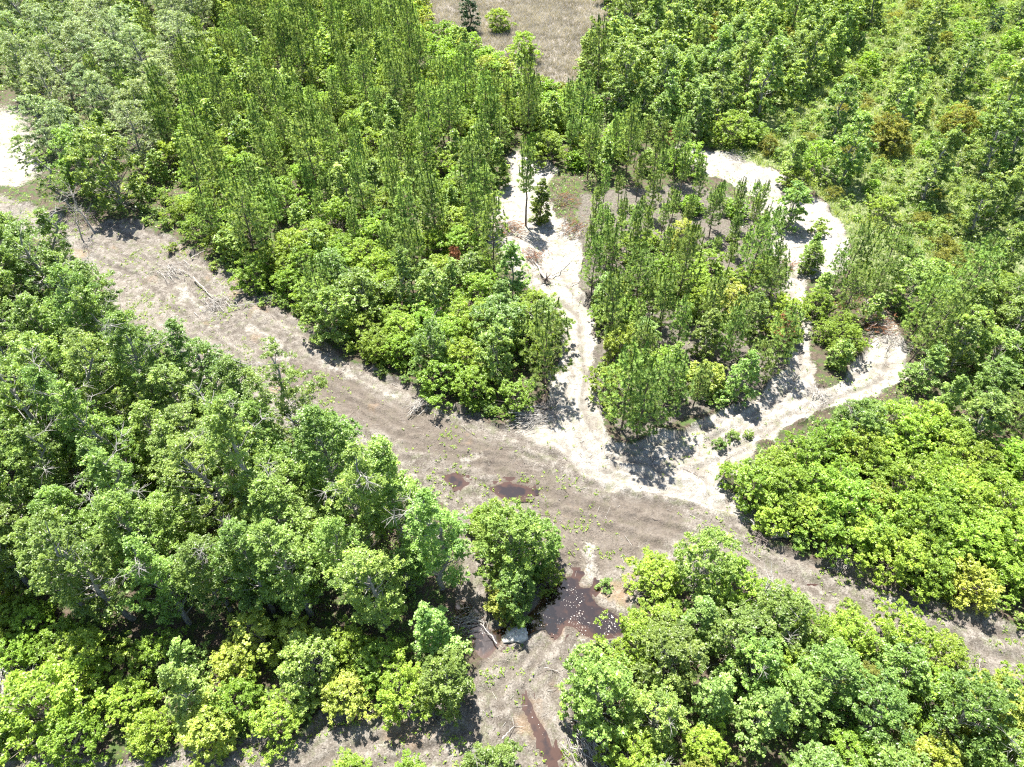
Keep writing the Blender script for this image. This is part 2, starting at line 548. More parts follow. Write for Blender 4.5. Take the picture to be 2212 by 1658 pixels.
    t.links.new(c, b.inputs['Base Color'])
    b.inputs['Roughness'].default_value = 0.95
    b.inputs['Specular IOR Level'].default_value = 0.2
    bp = N(t, 'ShaderNodeBump')
    bp.inputs['Strength'].default_value = 0.9
    bp.inputs['Distance'].default_value = 0.22
    h = mixc(t, 0.5, n3, n4)
    t.links.new(h, bp.inputs['Height'])
    t.links.new(bp.outputs[0], b.inputs['Normal'])
    return m


M['earth'] = ground_mat()
ny, nx = GX.shape
idx = np.arange(ny * nx).reshape(ny, nx)
quads = np.stack([idx[:-1, :-1], idx[:-1, 1:], idx[1:, 1:], idx[1:, :-1]], -1).reshape(-1, 4)
MK = np.stack([mR, mS, mM, np.ones_like(GX)], -1).reshape(-1, 4)
MK2 = np.stack([mD, rut, mL, mK], -1).reshape(-1, 4)
WET = np.clip(mPb * 2.2, 0, 1).ravel()
VV = np.stack([GX, GY, Z], -1).reshape(-1, 3)
cls = np.zeros((ny - 1, nx - 1), int)
cls[mM[:-1, :-1] > 0.5] = 3
cls[mD[:-1, :-1] > 0.5] = 4
cls[mR[:-1, :-1] > 0.5] = 1
cls[mS[:-1, :-1] > 0.5] = 2
cls = cls.ravel()
for k, nm in enumerate(('forest_ground', 'dirt_road', 'sand_track', 'meadow', 'dry_clearing')):
    sel = quads[cls == k]
    used, inv = np.unique(sel, return_inverse=True)
    me = make_mesh(nm, VV[used], inv.reshape(-1, 4), [M['earth']], {'mask': MK[used], 'mask2': MK2[used], 'wet': WET[used]}, True)
    o = bpy.data.objects.new(nm, me)
    o['kind'] = 'structure'
    o['label'] = {'forest_ground': 'shaded forest floor of leaf litter', 'dirt_road': 'rutted brown dirt road and clearing',
                  'sand_track': 'white sand track looping round the pines', 'meadow': 'overgrown green meadow at upper right',
                  'dry_clearing': 'clearing of dry grey grass at the top'}[nm]
    S.collection.objects.link(o)


def water_mat():
    m, t, b, out = nodes('tea_water')
    at_ = N(t, 'ShaderNodeAttribute', attribute_name='depth')
    tc = N(t, 'ShaderNodeTexCoord')
    nz = N(t, 'ShaderNodeTexNoise')
    nz.inputs['Scale'].default_value = 1.7
    nz.inputs['Detail'].default_value = 6
    t.links.new(tc.outputs['Object'], nz.inputs['Vector'])
    ad = N(t, 'ShaderNodeMath', operation='ADD')
    t.links.new(at_.outputs['Fac'], ad.inputs[0])
    t.links.new(ramp(t, nz.outputs[0], .35, .65, -.6, .3), ad.inputs[1])
    c = mixc(t, ramp(t, ad.outputs[0], 0.1, 0.75), (0.036, 0.017, 0.009), (0.009, 0.005, 0.004))
    t.links.new(c, b.inputs['Base Color'])
    b.inputs['Roughness'].default_value = 0.06
    b.inputs['Specular IOR Level'].default_value = 0.6
    n2 = N(t, 'ShaderNodeTexNoise')
    n2.inputs['Scale'].default_value = 4
    t.links.new(tc.outputs['Object'], n2.inputs['Vector'])
    bp = N(t, 'ShaderNodeBump')
    bp.inputs['Strength'].default_value = 0.06
    bp.inputs['Distance'].default_value = 0.05
    t.links.new(n2.outputs[0], bp.inputs['Height'])
    t.links.new(bp.outputs[0], b.inputs['Normal'])
    return m


M['water'] = water_mat()
WZ = -0.13
wl = ('broad dark brown puddle across the southern tracks', 'small orange brown puddle beside the left forest', 'oval rusty puddle above the small island of trees',
      'narrow winding strip of brown water in a wheel rut', 'tiny red brown puddle on the right side of the dirt road')
for p_, lb in zip(PONDS, wl):
    x0, y0 = p_.min(0) - 1.2
    x1, y1 = p_.max(0) + 1.2
    ax, ay = np.arange(x0, x1, 0.2), np.arange(y0, y1, 0.2)
    PX, PY = np.meshgrid(ax, ay)
    zz = Zat(PX, PY)
    near = at(mPb, PX, PY) > 0.02
    ii = np.arange(PX.size).reshape(PX.shape)
    q = np.stack([ii[:-1, :-1], ii[:-1, 1:], ii[1:, 1:], ii[1:, :-1]], -1)
    q = q[near[:-1, :-1]].reshape(-1, 4)
    used, inv = np.unique(q, return_inverse=True)
    V = np.stack([PX, PY, np.full(PX.shape, WZ)], -1).reshape(-1, 3)[used]
    dep = np.clip((WZ - zz) / 0.22, 0, 1).ravel()[used]
    o = bpy.data.objects.new('puddle', make_mesh('puddle', V, inv.reshape(-1, 4), [M['water']], {'depth': dep}))
    o['kind'] = 'structure'
    o['label'] = lb
    S.collection.objects.link(o)

# ------------------------------------------------------------------ plant prototypes
PROTO = {}


def limb(g, p0, p1, r0, r1, sag=0.15, n=5, sides=5, rs=rng, a=0.5):
    t = np.linspace(0, 1, n)[:, None]
    P = p0 * (1 - t) + p1 * t
    L = np.linalg.norm(p1 - p0)
    P[:, 2] += (-sag * L * np.sin(math.pi * t[:, 0]))
    P[1:-1] += rs.normal(size=(n - 2, 3)) * L * 0.035
    tube(g, P, r0 + (r1 - r0) * t[:, 0] ** 0.8, sides, a)
    return P


def broadleaf(H, Rad, base, nclump, sub, nleaf, lsize, shape, seed, bark='grey', mat='canopy', rc=0.62, dead=0, stems=1, flat=0.65, up=0.6):
    rs = np.random.default_rng(seed)
    tr, cr, dd = Geo(), Geo(), Geo()
    # centre line of the stems
    tops = []
    for s in range(stems):
        an = rs.uniform(0, 6.28)
        off = (0.35 * Rad if stems > 1 else 0.08 * Rad)
        top = np.array((math.cos(an) * off * rs.uniform(.4, 1.3), math.sin(an) * off * rs.uniform(.4, 1.3), H * (1 if s == 0 else rs.uniform(.7, .95)) - 0.4))
        b0 = np.array((math.cos(an) * .12 * (stems > 1), math.sin(an) * .12 * (stems > 1), -0.25))
        n = 7
        t = np.linspace(0, 1, n)[:, None]
        P = b0 * (1 - t) + top * t
        P[1:-1, :2] += rs.normal(size=(n - 2, 2)) * 0.03 * H
        r0 = 0.018 * H * (1 if stems == 1 else 0.7)
        tube(tr, P, r0 * (1 - t[:, 0]) ** 0.75 + 0.012, 7)
        tops.append(P)
    lob_a = rs.uniform(0, 6.28, 5)
    lob_w = rs.uniform(0.1, 0.32, 5)
    cl = []
    tries = 0
    while len(cl) < nclump and tries < nclump * 40:
        tries += 1
        z = rs.uniform(0, 1)
        an = rs.uniform(0, 6.28)
        if shape == 'dome':
            prof = math.sqrt(max(0, 1 - (z * 0.98) ** 2.2)) * (0.75 + 0.25 * min(1, z * 4))
        elif shape == 'cone':
            prof = (1 - z) ** 0.75 * min(1, 0.55 + z * 3) + 0.06
        elif shape == 'egg':
            prof = math.sin(math.pi * min(1, (z * 0.86 + 0.14)) ** 1.0) ** 0.65
        else:                                      # spreading, flat-topped
            prof = math.sin(math.pi * (0.12 + 0.80 * z)) ** 0.5
        lob = 1 + sum(w_ * math.cos((k + 2) * an + a_ + 3 * z) for k, (a_, w_) in enumerate(zip(lob_a, lob_w))) * 0.6
        rr = Rad * prof * lob * rs.uniform(0.25, 1) ** 0.42
        zz = base + z * (H - base)
        c = np.array((math.cos(an) * rr, math.sin(an) * rr, zz))
        st = tops[rs.integers(len(tops))]
        c[:2] += np.array([np.interp(zz, st[:, 2], st[:, 0]), np.interp(zz, st[:, 2], st[:, 1])]) * 0.8
        if all(np.linalg.norm((c - q) * (1, 1, 1.2)) > rc * 0.62 for q in cl):
            cl.append(c)
    for k, c in enumerate(cl):
        r = rc * rs.uniform(0.6, 1.25)
        m = int(sub * rs.uniform(.7, 1.3)) + 1
        d = unit(rs.normal(size=(m, 3)))
        d[:, 2] = abs(d[:, 2]) * 1.0 - 0.25
        sc_ = c + d * r * rs.uniform(.45, 1, (m, 1)) * np.array((1, 1, flat))
        tn = np.clip(rs.normal(0.42, 0.16), 0, 1)
        for s_ in sc_:
            n = int(nleaf * rs.uniform(.6, 1.3))
            p = s_ + unit(rs.normal(size=(n, 3))) * rs.uniform(0.2, 1, (n, 1)) * r * 0.42 * np.array((1, 1, .7))
            # new growth at the shoot tips is lighter
            tint = np.clip(tn + rs.normal(0, .14, n) + 0.10 * (s_[2] - c[2]) / r, 0, 1)
            leaves(cr, p, lsize, up, tint, 0.55, rs)
        if k % 2 == 0 or shape in ('spread',):
            st = tops[rs.integers(len(tops))]
            rad2 = math.hypot(c[0], c[1])
            z0 = max(base * 0.5, c[2] - rad2 * rs.uniform(.5, 1.0) - 0.3)
            z0 = min(z0, st[-1, 2] - 0.2)
            p0 = np.array((np.interp(z0, st[:, 2], st[:, 0]), np.interp(z0, st[:, 2], st[:, 1]), z0))
            limb(tr, p0, c, 0.0055 * H * (1 - 0.6 * z0 / H) + .008, 0.008, 0.1, 4, 4, rs)
    for k in range(dead):
        st = tops[0]
        z0 = rs.uniform(0.55, 0.95) * H
        p0 = np.array((np.interp(z0, st[:, 2], st[:, 0]), np.interp(z0, st[:, 2], st[:, 1]), z0))
        an = rs.uniform(0, 6.28)
        L = rs.uniform(.5, 1.0) * Rad
        p1 = p0 + np.array((math.cos(an) * L, math.sin(an) * L, rs.uniform(.3, 1.3)))
        P = limb(dd, p0, p1, 0.032, 0.01, 0.05, 5, 4, rs, 0.8)
        for _ in range(16):
            q = P[rs.integers(2, 5)]
            e = q + unit(rs.normal(size=3) + (math.cos(an) * .6, math.sin(an) * .6, .5)) * rs.uniform(.3, .9)
            limb(dd, q, e, 0.018, 0.007, 0.05, 3, 3, rs, 0.6)
            e2 = e + unit(rs.normal(size=3)) * rs.uniform(.15, .4)
            limb(dd, (q + e) / 2, e2, 0.01, 0.006, 0, 3, 3, rs, 0.6)
    parts = [('trunk', tr.mesh('trunk', M[bark], True)), ('crown', cr.mesh('crown', M[mat]))]
    if dead:
        parts.append(('dead_branch', dd.mesh('dead_branch', M['grey'], True)))
    return dict(parts=parts, H=H, R=Rad, leaf=cr.arrays(), mat=mat)


def brush_tuft(T, n, p0, axis_, L, nl, spread, rs, tint, wd=0.042):
    """needles round a shoot: thin triangles"""
    axis_ = unit(axis_)
    t = rs.uniform(0, 1, (n, 1))
    side = unit(np.cross(rs.normal(size=(n, 3)), axis_))
    b = p0 + axis_ * L * t
    d = unit(side * spread + axis_ * 1.0)
    w_ = unit(np.cross(d, rs.normal(size=(n, 3)))) * wd * 0.5
    l_ = nl * rs.uniform(.7, 1.15, (n, 1))
    V = np.stack([b - w_, b + w_, b + d * l_], 1).reshape(-1, 3)
    T.add(V, np.arange(n * 3).reshape(-1, 3), np.repeat(np.clip(tint + rs.normal(0, .12, n), 0, 1), 3))


def pine(H, full, seed, c0=0.3, rust=False):
    rs = np.random.default_rng(seed)
    tr, nd = Geo(), Geo()
    n = 9
    t = np.linspace(0, 1, n)
    P = np.stack([rs.normal(0, .012 * H, n) * t, rs.normal(0, .012 * H, n) * t, -0.3 + t * (H + .1)], 1)
    P[0, :2] = 0
    tube(tr, P, 0.011 * H * (1 - t) ** 0.8 + 0.012, 6)
    up = np.array((0, 0, 1.0))
    z = c0 * H
    while z < H - 0.6:
        f = (z - c0 * H) / (H - c0 * H)
        nb = rs.integers(4, 6)
        a0 = rs.uniform(0, 6.28)
        x0, y0 = np.interp(z, P[:, 2], P[:, 0]), np.interp(z, P[:, 2], P[:, 1])
        Lb = full * (0.30 + 1.1 * (1 - f) ** 0.7 * min(1, .6 + f * 3))
        for k in range(nb):
            a = a0 + 6.28 * k / nb + rs.normal(0, .2)
            L = Lb * rs.uniform(.6, 1.15)
            d = np.array((math.cos(a), math.sin(a), 0))
            p0 = np.array((x0, y0, z + rs.normal(0, .08)))
            m = 5
            tt = np.linspace(0, 1, m)[:, None]
            B = p0 + d * L * tt + up * (L * (0.12 + 0.35 * f) * tt + 0.35 * L * tt ** 2.5)
            tube(tr, B, np.linspace(.022, .008, m), 3)
            light = rs.uniform(.55, .9)
            for j in range(2, m):
                ax = B[j] - B[j - 1]
                brush_tuft(nd, 12, B[j - 1], ax, np.linalg.norm(ax), .22, 1.3, rs, light - .1)
                for sg in (-1, 1):
                    if rs.random() < .55:
                        sa = unit(np.cross(ax, up) * sg / (np.linalg.norm(ax) + 1e-6) + unit(ax) * .5 + up * .4)
                        s0 = B[j - 1] + ax * rs.uniform(.2, .9)
                        sl_ = (.15 + .22 * L * rs.random())
                        tube(tr, [s0, s0 + sa * sl_], [.01, .007], 3)
                        # round puff of long needles
                        e = s0 + sa * sl_
                        brush_tuft(nd, int(34 * full), e, sa + up * .6, .12, .28, 1.5, rs, light)
                        if f > .35 and rs.random() < .35:
                            brush_tuft(nd, 26, e, up + rs.normal(0, .07, 3), rs.uniform(.3, .6), .13, .4, rs, .12)
            brush_tuft(nd, int(36 * full), B[-1], unit(B[-1] - B[-2]) + up * .5, .15, .27, 1.3, rs, light)
            # dark upright foxtail shoot
            if rs.random() < .35 + .6 * f:
                brush_tuft(nd, 60, B[-1], up + rs.normal(0, .06, 3), rs.uniform(.5, 1.05), .19, .5, rs, .03, .05)
        z += rs.uniform(.45, .62) * (0.6 + H / 16)
    brush_tuft(nd, 150, P[-1] - up * .9, up, 1.5, .21, .5, rs, .05, .05)
    brush_tuft(nd, 50, P[-1] - up * 1.1, up, 0.7, .25, 1.1, rs, .5)
    mat = 'rust' if rust else 'pine'
    return dict(parts=[('trunk', tr.mesh('trunk', M['bark'], True)), ('crown', nd.mesh('crown', M[mat]))], H=H, R=1.2 * full, leaf=nd.arrays(), mat=mat)


def snag(H, seed):
    rs = np.random.default_rng(seed)
    g, b = Geo(), Geo()
    n = 8
    t = np.linspace(0, 1, n)
    P = np.stack([rs.normal(0, .02 * H, n) * t + .06 * H * t, rs.normal(0, .02 * H, n) * t, -0.3 + t * H], 1)
    P[0, :2] = 0
    tube(g, P, 0.018 * H * (1 - t) ** .7 + .015, 7, .5)
    for k in range(int(H * 2.2)):
        z = rs.uniform(.3, .97) * H
        p0 = np.array((np.interp(z, P[:, 2], P[:, 0]), np.interp(z, P[:, 2], P[:, 1]), z))
        a = rs.uniform(0, 6.28)
        L = rs.uniform(.5, 1.0) * H * .24
        p1 = p0 + np.array((math.cos(a) * L, math.sin(a) * L, L * rs.uniform(.3, 1.2)))
        B = limb(b, p0, p1, .035, .012, .05, 5, 4, rs, .5)
        for _ in range(6):
            q = B[rs.integers(1, 5)]
            e = q + unit(rs.normal(size=3) + unit(p1 - p0)) * rs.uniform(.25, .7)
            limb(b, q, e, .014, .006, 0, 3, 3, rs, .5)
    return dict(parts=[('trunk', g.mesh('trunk', M['pale'], True)), ('branches', b.mesh('branches', M['pale'], True))], H=H, R=H * .24, leaf=None, mat='pale')


PROTO['pine'] = [pine(6.6 + .8 * (k % 4), .9 + .17 * (k % 4), 200 + k, .18 + .05 * (k % 3)) for k in range(8)]
PROTO['full_pine'] = [pine(6.6 + .6 * k, 1.6 + .15 * (k % 2), 230 + k, .14) for k in range(4)]
PROTO['slim_pine'] = [pine(5.5 + .7 * k, .62, 250 + k, .42) for k in range(4)]
PROTO['canopy'] = [broadleaf(10.5 + (k % 4) * .8, 1.75 + .25 * (k % 4), 1.8 + .5 * (k % 3), 135, 6, 27, .07, ('egg', 'egg', 'cone', 'egg')[k % 4], 300 + k, dead=(1, 0, 2)[k % 3], rc=.52, up=.9) for k in range(9)]
PROTO['grey_canopy'] = [broadleaf(9.5 + (k % 3) * .8, 2.8 + .35 * (k % 3), 1.2, 130, 6, 30, .078, 'egg', 320 + k, mat='canopy_grey', dead=0, rc=.68, up=.9) for k in range(4)]
PROTO['gum'] = [broadleaf(5.2 + .5 * (k % 3), 1.35 + .15 * (k % 3), .2, 85, 5, 26, .078, 'cone' if k % 3 else 'egg', 340 + k, mat='gum', rc=.44, up=.9) for k in range(7)]
PROTO['round_tree'] = [broadleaf(5.0 + .5 * (k % 3), 2.0 + .2 * (k % 3), .3, 120, 5, 28, .078, 'dome', 360 + k, mat='canopy', rc=.50, stems=3, dead=k % 2, up=.9) for k in range(5)]
PROTO['shrub'] = [broadleaf(2.7 + .3 * (k % 3), 1.7 + .2 * (k % 3), .1, 110, 5, 24, .066, 'dome', 380 + k, mat='shrub', rc=.40, up=.9, stems=4, bark='brush') for k in range(6)]
PROTO['yellow_shrub'] = [broadleaf(2.8 + .4 * k, 1.7, .1, 100, 5, 24, .07, 'dome', 400 + k, mat='yellow', rc=.42, up=.9, stems=3, bark='brush') for k in range(3)]
PROTO['olive_shrub'] = [broadleaf(2.3 + .4 * k, 1.2, .1, 55, 6, 24, .06, 'dome', 410 + k, mat='olive', rc=.42, stems=3, bark='brush') for k in range(3)]
PROTO['small_shrub'] = [broadleaf(1.3, .85, .05, 26, 5, 18, .075, 'dome', 420 + k, mat='gum', rc=.32, stems=3, bark='brush') for k in range(4)]
PROTO['low_olive'] = [broadleaf(1.1, 1.1, .05, 34, 6, 20, .055, 'dome', 430 + k, mat='olive', rc=.34, stems=3, bark='brush') for k in range(3)]
PROTO['cedar'] = [broadleaf(6.2, 1.35, .1, 90, 6, 24, .07, 'egg', 440, mat='dark', rc=.45, bark='bark')]
PROTO['dark_tree'] = [broadleaf(5.8, 1.4, .2, 75, 6, 24, .09, 'cone', 445 + k, mat='canopy', rc=.45, bark='bark') for k in range(2)]
PROTO['rust_pine'] = [pine(4.5, .8, 460, .3, True)]
PROTO['snag'] = [snag(7.5, 470), snag(9, 471), snag(5, 472)]

# ------------------------------------------------------------------ scattering
KIND = {  # prototype -> object name, category, look
    'pine': ('pine_tree', 'pine tree', '', 'young pine'),
    'full_pine': ('pine_tree', 'pine tree', '', 'bushy pine'),
    'slim_pine': ('pine_tree', 'pine tree', '', 'thin sparse pine'),
    'canopy': ('broadleaf_tree', 'tree', '', 'tall grey-trunked tree'),
    'grey_canopy': ('broadleaf_tree', 'tree', '', 'large grey-green tree'),
    'gum': ('broadleaf_tree', 'tree', '', 'upright young tree'),
    'round_tree': ('broadleaf_tree', 'tree', '', 'rounded leafy tree'),
    'shrub': ('shrub', 'shrub', '', 'bright green shrub'),
    'yellow_shrub': ('shrub', 'shrub', '', 'yellow-green shrub'),
    'olive_shrub': ('shrub', 'shrub', '', 'olive brown shrub'),
    'small_shrub': ('small_shrub', 'small shrub', '', 'small pale bush'),
    'low_olive': ('small_shrub', 'small shrub', '', 'low olive bush'),
    'cedar': ('evergreen_tree', 'evergreen', '', 'dark evergreen'),
    'dark_tree': ('broadleaf_tree', 'tree', '', 'narrow dark tree'),
    'rust_pine': ('dead_pine', 'dead pine', '', 'rust brown dead pine'),
    'snag': ('dead_tree', 'dead tree', '', 'bleached bare dead tree'),
}
PLANTS = []        # (proto key, variant, x, y, scale, zscale, rot, tilt, label, group)


def put(kind, x, y, s=1.0, zs=1.0, label=None, group=None, tilt=(0, 0), where=''):
    v = int(rng.integers(len(PROTO[kind])))
    PLANTS.append(dict(k=kind, v=v, x=x, y=y, s=s, zs=zs, rot=rng.uniform(0, 6.28), tilt=tilt, label=label, group=group, where=where))


_hash = {}


def free(x, y, d, key='all'):
    c = 3.0
    i, j = int(x // c), int(y // c)
    rr = int(d // c) + 1
    for a in range(i - rr, i + rr + 1):
        for b in range(j - rr, j + rr + 1):
            for (px, py, pd) in _hash.get((a, b), ()):
                if math.hypot(px - x, py - y) < (d + pd) / 2:
                    return False
    return True


def mark(x, y, d):
    _hash.setdefault((int(x // 3), int(y // 3)), []).append((x, y, d))


def dfill(P, mix, where, dens=1.0, smin=.8, smax=1.2, avoid_open=True, avoid_water=True, grad=None):
    """mix: list of (kind, spacing, weight)"""
    x0, y0 = P.min(0)
    x1, y1 = P.max(0)
    area = (x1 - x0) * (y1 - y0)
    ws = np.array([m[2] for m in mix], float)
    ws /= ws.sum()
    smn = min(m[1] for m in mix)
    n = int(area / smn ** 2 * 5 * dens)
    X, Y = rng.uniform(x0, x1, n), rng.uniform(y0, y1, n)
    ok = inside(P, X, Y)
    for x, y in zip(X[ok], Y[ok]):
        kind, sp_, _ = mix[rng.choice(len(mix), p=ws)]
        if dens < 1 and rng.random() > dens:
            continue
        if avoid_open and (at(mR, x, y) > .35 or at(mS, x, y) > .35):
            continue
        if at(mP, x, y) > .1:
            continue
        if not free(x, y, sp_):
            continue
        mark(x, y, sp_)
        put(kind, x, y, rng.uniform(smin, smax), rng.uniform(.85, 1.15), where=where, tilt=rng.normal(0, 2.0, 2))


def single(kind, px, py, s, label, zs=1.0, sp_=1.5, tilt=(0, 0)):
    x, y = G(px, py)
    mark(x, y, sp_)
    put(kind, x, y, s, zs, label, None, tilt)


# --- single plants one can point to
single('cedar', 1016, 72, 1.2, 'dark upright evergreen standing alone at the left of the dry grey clearing')
single('dark_tree', 1170, 480, .95, 'narrow dark green leafy tree beside a lone pine on the sand track')
single('slim_pine', 1136, 488, 1.25, 'lone slender pine standing on the white sand beside the dark narrow tree', 1.1)
single('shrub', 1078, 70, 1.3, 'round green bush to the right of the dark evergreen in the dry clearing')
single('shrub', 1128, 130, 1.35, 'green bush with a dark side at the lower edge of the dry clearing')
single('round_tree', 262, 452, 1.5, 'broad domed grey green tree beside the white sand at far left', 1.1, 5)
single('round_tree', 205, 420, 1.3, 'second domed tree just left of the broad one by the far left sand', 1.1, 4)
single('canopy', 152, 450, .72, 'leaning thin trunked tree at the edge of the far left sand', 1.0, 2, (0, -14))
single('full_pine', 1890, 625, .95, 'bushy pine just right of the sand loop at its upper bend', 1, 3)
single('pine', 1958, 790, .95, 'pine leaning to the right beside the right bend of the sand track', 1, 3, (0, 12))
single('full_pine', 1175, 835, 1.05, 'bushy pine at the left edge of the sand track casting a dark shadow', 1.1, 3)
single('full_pine', 1342, 930, 1.05, 'southernmost pine of the island inside the sand loop', 1.1, 2.5)
single('full_pine', 1375, 950, .95, 'bushy pine beside the southern tip of the sand loop island', 1.1, 2.5)
single('yellow_shrub', 1330, 790, 1.0, 'yellow tipped leafy shrub at the left edge of the pine island', 1.3, 2)
single('gum', 1745, 590, .75, 'small leafy tree standing on the sand fork right of the pine island', 1, 2)
single('full_pine', 1645, 575, .8, 'short pine at the right edge of the island by a brown slash pile', 1, 2)
single('full_pine', 1672, 795, .85, 'partly brown needled pine at the right edge of the island', 1, 2.5)
single('rust_pine', 1680, 760, 1.0, 'rust brown dead pine behind the partly brown pine on the island')
single('rust_pine', 985, 600, .8, 'rust brown dead young pine amid green trees left of the sand track')
single('rust_pine', 1447, 330, .7, 'small red brown dead pine left of the upper sand strip')
single('shrub', 1570, 310, 1.45, 'wide bright green shrub just above the upper sand strip', .9, 4)
single('shrub', 1620, 312, 1.2, 'bright green shrub right of the wide one above the upper sand strip', .9, 3)
single('olive_shrub', 1657, 335, .9, 'olive brown shrub in front of the bright shrubs above the upper sand')
single('gum', 1700, 400, 1.15, 'leafy tree at the right end of the upper sand strip', 1, 2.5)
single('shrub', 1722, 415, .9, 'green bush breaking the sand strip at its upper right corner')
single('small_shrub', 1765, 500, 1.2, 'low pale bush on the sand of the right fork')
single('gum', 1700, 490, 1.2, 'bushy green tree standing between the sand fork and the pine island', .9, 3)
single('dark_tree', 1745, 575, .7, 'small dark leafy tree on the sand by the right fork')
single('round_tree', 1112, 1250, .98, 'leafy tree in the middle of the small island above the puddle', 1.25, 2)
single('round_tree', 1068, 1195, .8, 'tree at the left side of the small island above the puddle', 1.35, 2)
single('round_tree', 1158, 1225, .85, 'tree at the right side of the small island above the puddle', 1.2, 2)
single('round_tree', 1115, 1310, .7, 'shaded tree leaning over the puddle on the small island', 1.1, 2)
single('shrub', 1180, 1255, .55, 'leafy bush at the right edge of the small island by the water')
single('shrub', 1052, 1145, .85, 'bright bush at the top tip of the small island by the oval puddle')
single('yellow_shrub', 1085, 1325, .7, 'yellow green bush overhanging the dark water')
single('snag', 1622, 1320, .85, 'bare pale dead tree rising by the road at lower right', 1, 1, (0, 8))
single('snag', 205, 505, .75, 'bare grey dead tree beside the bend at far left', 1, 1, (0, -6))
single('snag', 178, 520, .6, 'short grey dead tree with red tips beside the far left bend', 1, 1, (0, 10))
single('shrub', 130, 1545, 1.5, 'big rounded lime green bush at the lower left corner', 1.0, 4)
single('round_tree', 1285, 1545, 1.1, 'big rounded tree at the right side of the southern track', 1.1, 4)
single('yellow_shrub', 2115, 1560, 1.25, 'shrub of pale yellow blossoms near the lower right edge', 1, 3)
single('shrub', 2265 - 430, 1478 - 60, .01, 'tiny seedling on the road bank') if False else None
single('small_shrub', 1790 + 40, 1335 - 10, .8, 'small green bush growing on the road bank at right', 1)
single('small_shrub', 1965, 1375, .75, 'second small green bush on the road bank further right', 1)
# meadow trees, upper right
for k, (px, py, s, lb) in enumerate([
    (1985, 145, 1.25, 'tall leaning leafy tree standing alone in the upper right meadow'),
    (1935, 240, 1.15, 'pale green tree below the tall leaning one in the meadow'),
    (2055, 215, 1.1, 'leafy tree right of the pale green one in the meadow'),
    (1640, 255, 1.25, 'dark sided tree above the bright shrubs in the meadow'),
    (1795, 300, 1.15, 'dense tree in the middle of the meadow beside the brown shrub'),
    (1815, 395, 1.2, 'bright tree at the lower left of the meadow'),
    (1925, 310, .9, 'small tree in the centre of the meadow'),
    (1920, 270, .9, 'slim tree left of the olive shrubs in the meadow'),
    (2140, 290, 1.25, 'tall tree near the right edge of the meadow'),
    (2115, 375, 1.25, 'broad bright tree in the right part of the meadow'),
    (2170, 360, 1.2, 'tree behind the broad bright one at the right edge'),
    (1995, 435, 1.2, 'rounded bright tree amid the olive ground bushes'),
    (2180, 460, 1.2, 'bright tree at the right frame edge below the meadow trees'),
    (2130, 500, .9, 'small tree amid olive bushes at the right'),
    (2085, 510, 1.0, 'pale green tree below the rounded bright one'),
    (2205, 200, .9, 'small tree at the right frame edge of the meadow'),
    (2190, 60, .9, 'small tree in the top right corner'),
    (2010, 60, .9, 'small tree near the top edge of the meadow'),
    (1870, 60, 1.0, 'pale tree at the top of the meadow'),
]):
    single('gum', px, py, s * 1.3, lb, 1.1, 3)
single('cedar', 2140, 70, .8, 'dark blue green evergreen in the upper right corner', .8, 3)
for px, py, s, lb in [(1900, 320, 1.3, 'brown olive shrub in the centre of the meadow'), (1925, 335, 1.1, 'brown olive shrub right of the first in the meadow'),
                      (2060, 300, 1.2, 'brown olive shrub at the right of the meadow'), (1640, 210, 1.0, 'brown olive shrub left of the dark sided tree')]:
    single('olive_shrub', px, py, s * 1.4, lb, 1, 2)

# --- masses of plants
# left forest (crown tops give its outline, so each point is set at crown height)
FOREST = poly([(-160, 430, 10), (60, 455, 10), (150, 520, 10), (215, 590, 10), (280, 635, 10), (340, 675, 10), (440, 705, 10), (560, 785, 10), (650, 800, 10), (740, 830, 10),
               (800, 890, 10), (860, 950, 10), (900, 1030, 10), (930, 1110, 9), (950, 1250, 0), (975, 1310, 0), (930, 1350, 0), (860, 1360, 0), (620, 1370, 0),
               (430, 1380, 0), (250, 1350, 0), (100, 1310, 0), (-160, 1290, 0)])
dfill(FOREST, [('canopy', 2.5, 9), ('round_tree', 2.2, 1.2), ('gum', 2.0, .8)], 'lower left forest', 1, .82, 1.12, False)
FRINGE = poly([(180, 1400), (620, 1400), (860, 1390), (960, 1340), (985, 1400), (1000, 1460), (985, 1500), (930, 1520), (830, 1555), (740, 1530), (650, 1600), (500, 1610), (400, 1630), (230, 1640), (-120, 1640), (-120, 1560), (60, 1540), (150, 1500)])
dfill(FRINGE, [('round_tree', 2.5, 3), ('shrub', 2.1, 3), ('yellow_shrub', 2.0, .6), ('gum', 2.1, 1)], 'lower edge of left forest', 1, .75, 1.05, False)
LOWLEFT = poly([(-120, 1290), (150, 1360), (240, 1420), (180, 1500), (60, 1450), (-120, 1450)])
dfill(LOWLEFT, [('yellow_shrub', 2.1, 1), ('shrub', 1.9, 3), ('olive_shrub', 1.8, 1)], 'lower left corner thicket', 1, .7, 1.0, False)
# upper left big trees
UPL = poly([(-160, 150), (-60, 215), (40, 215), (90, 290), (140, 400), (240, 440), (300, 430), (330, 330), (400, 240), (440, 110), (440, -70), (-260, -70)])
dfill(UPL, [('grey_canopy', 4.2, 8), ('gum', 2.6, 2), ('pine', 2.5, .6)], 'upper left woodland', 1, .75, 1.0)
LEDGE = poly([(290, 440), (330, 400), (400, 440), (440, 540), (370, 515), (330, 500)])
dfill(LEDGE, [('shrub', 2.2, 2), ('small_shrub', 1.5, 2), ('round_tree', 2.6, .8)], 'corner beside far left bend', 1, .7, 1.0)
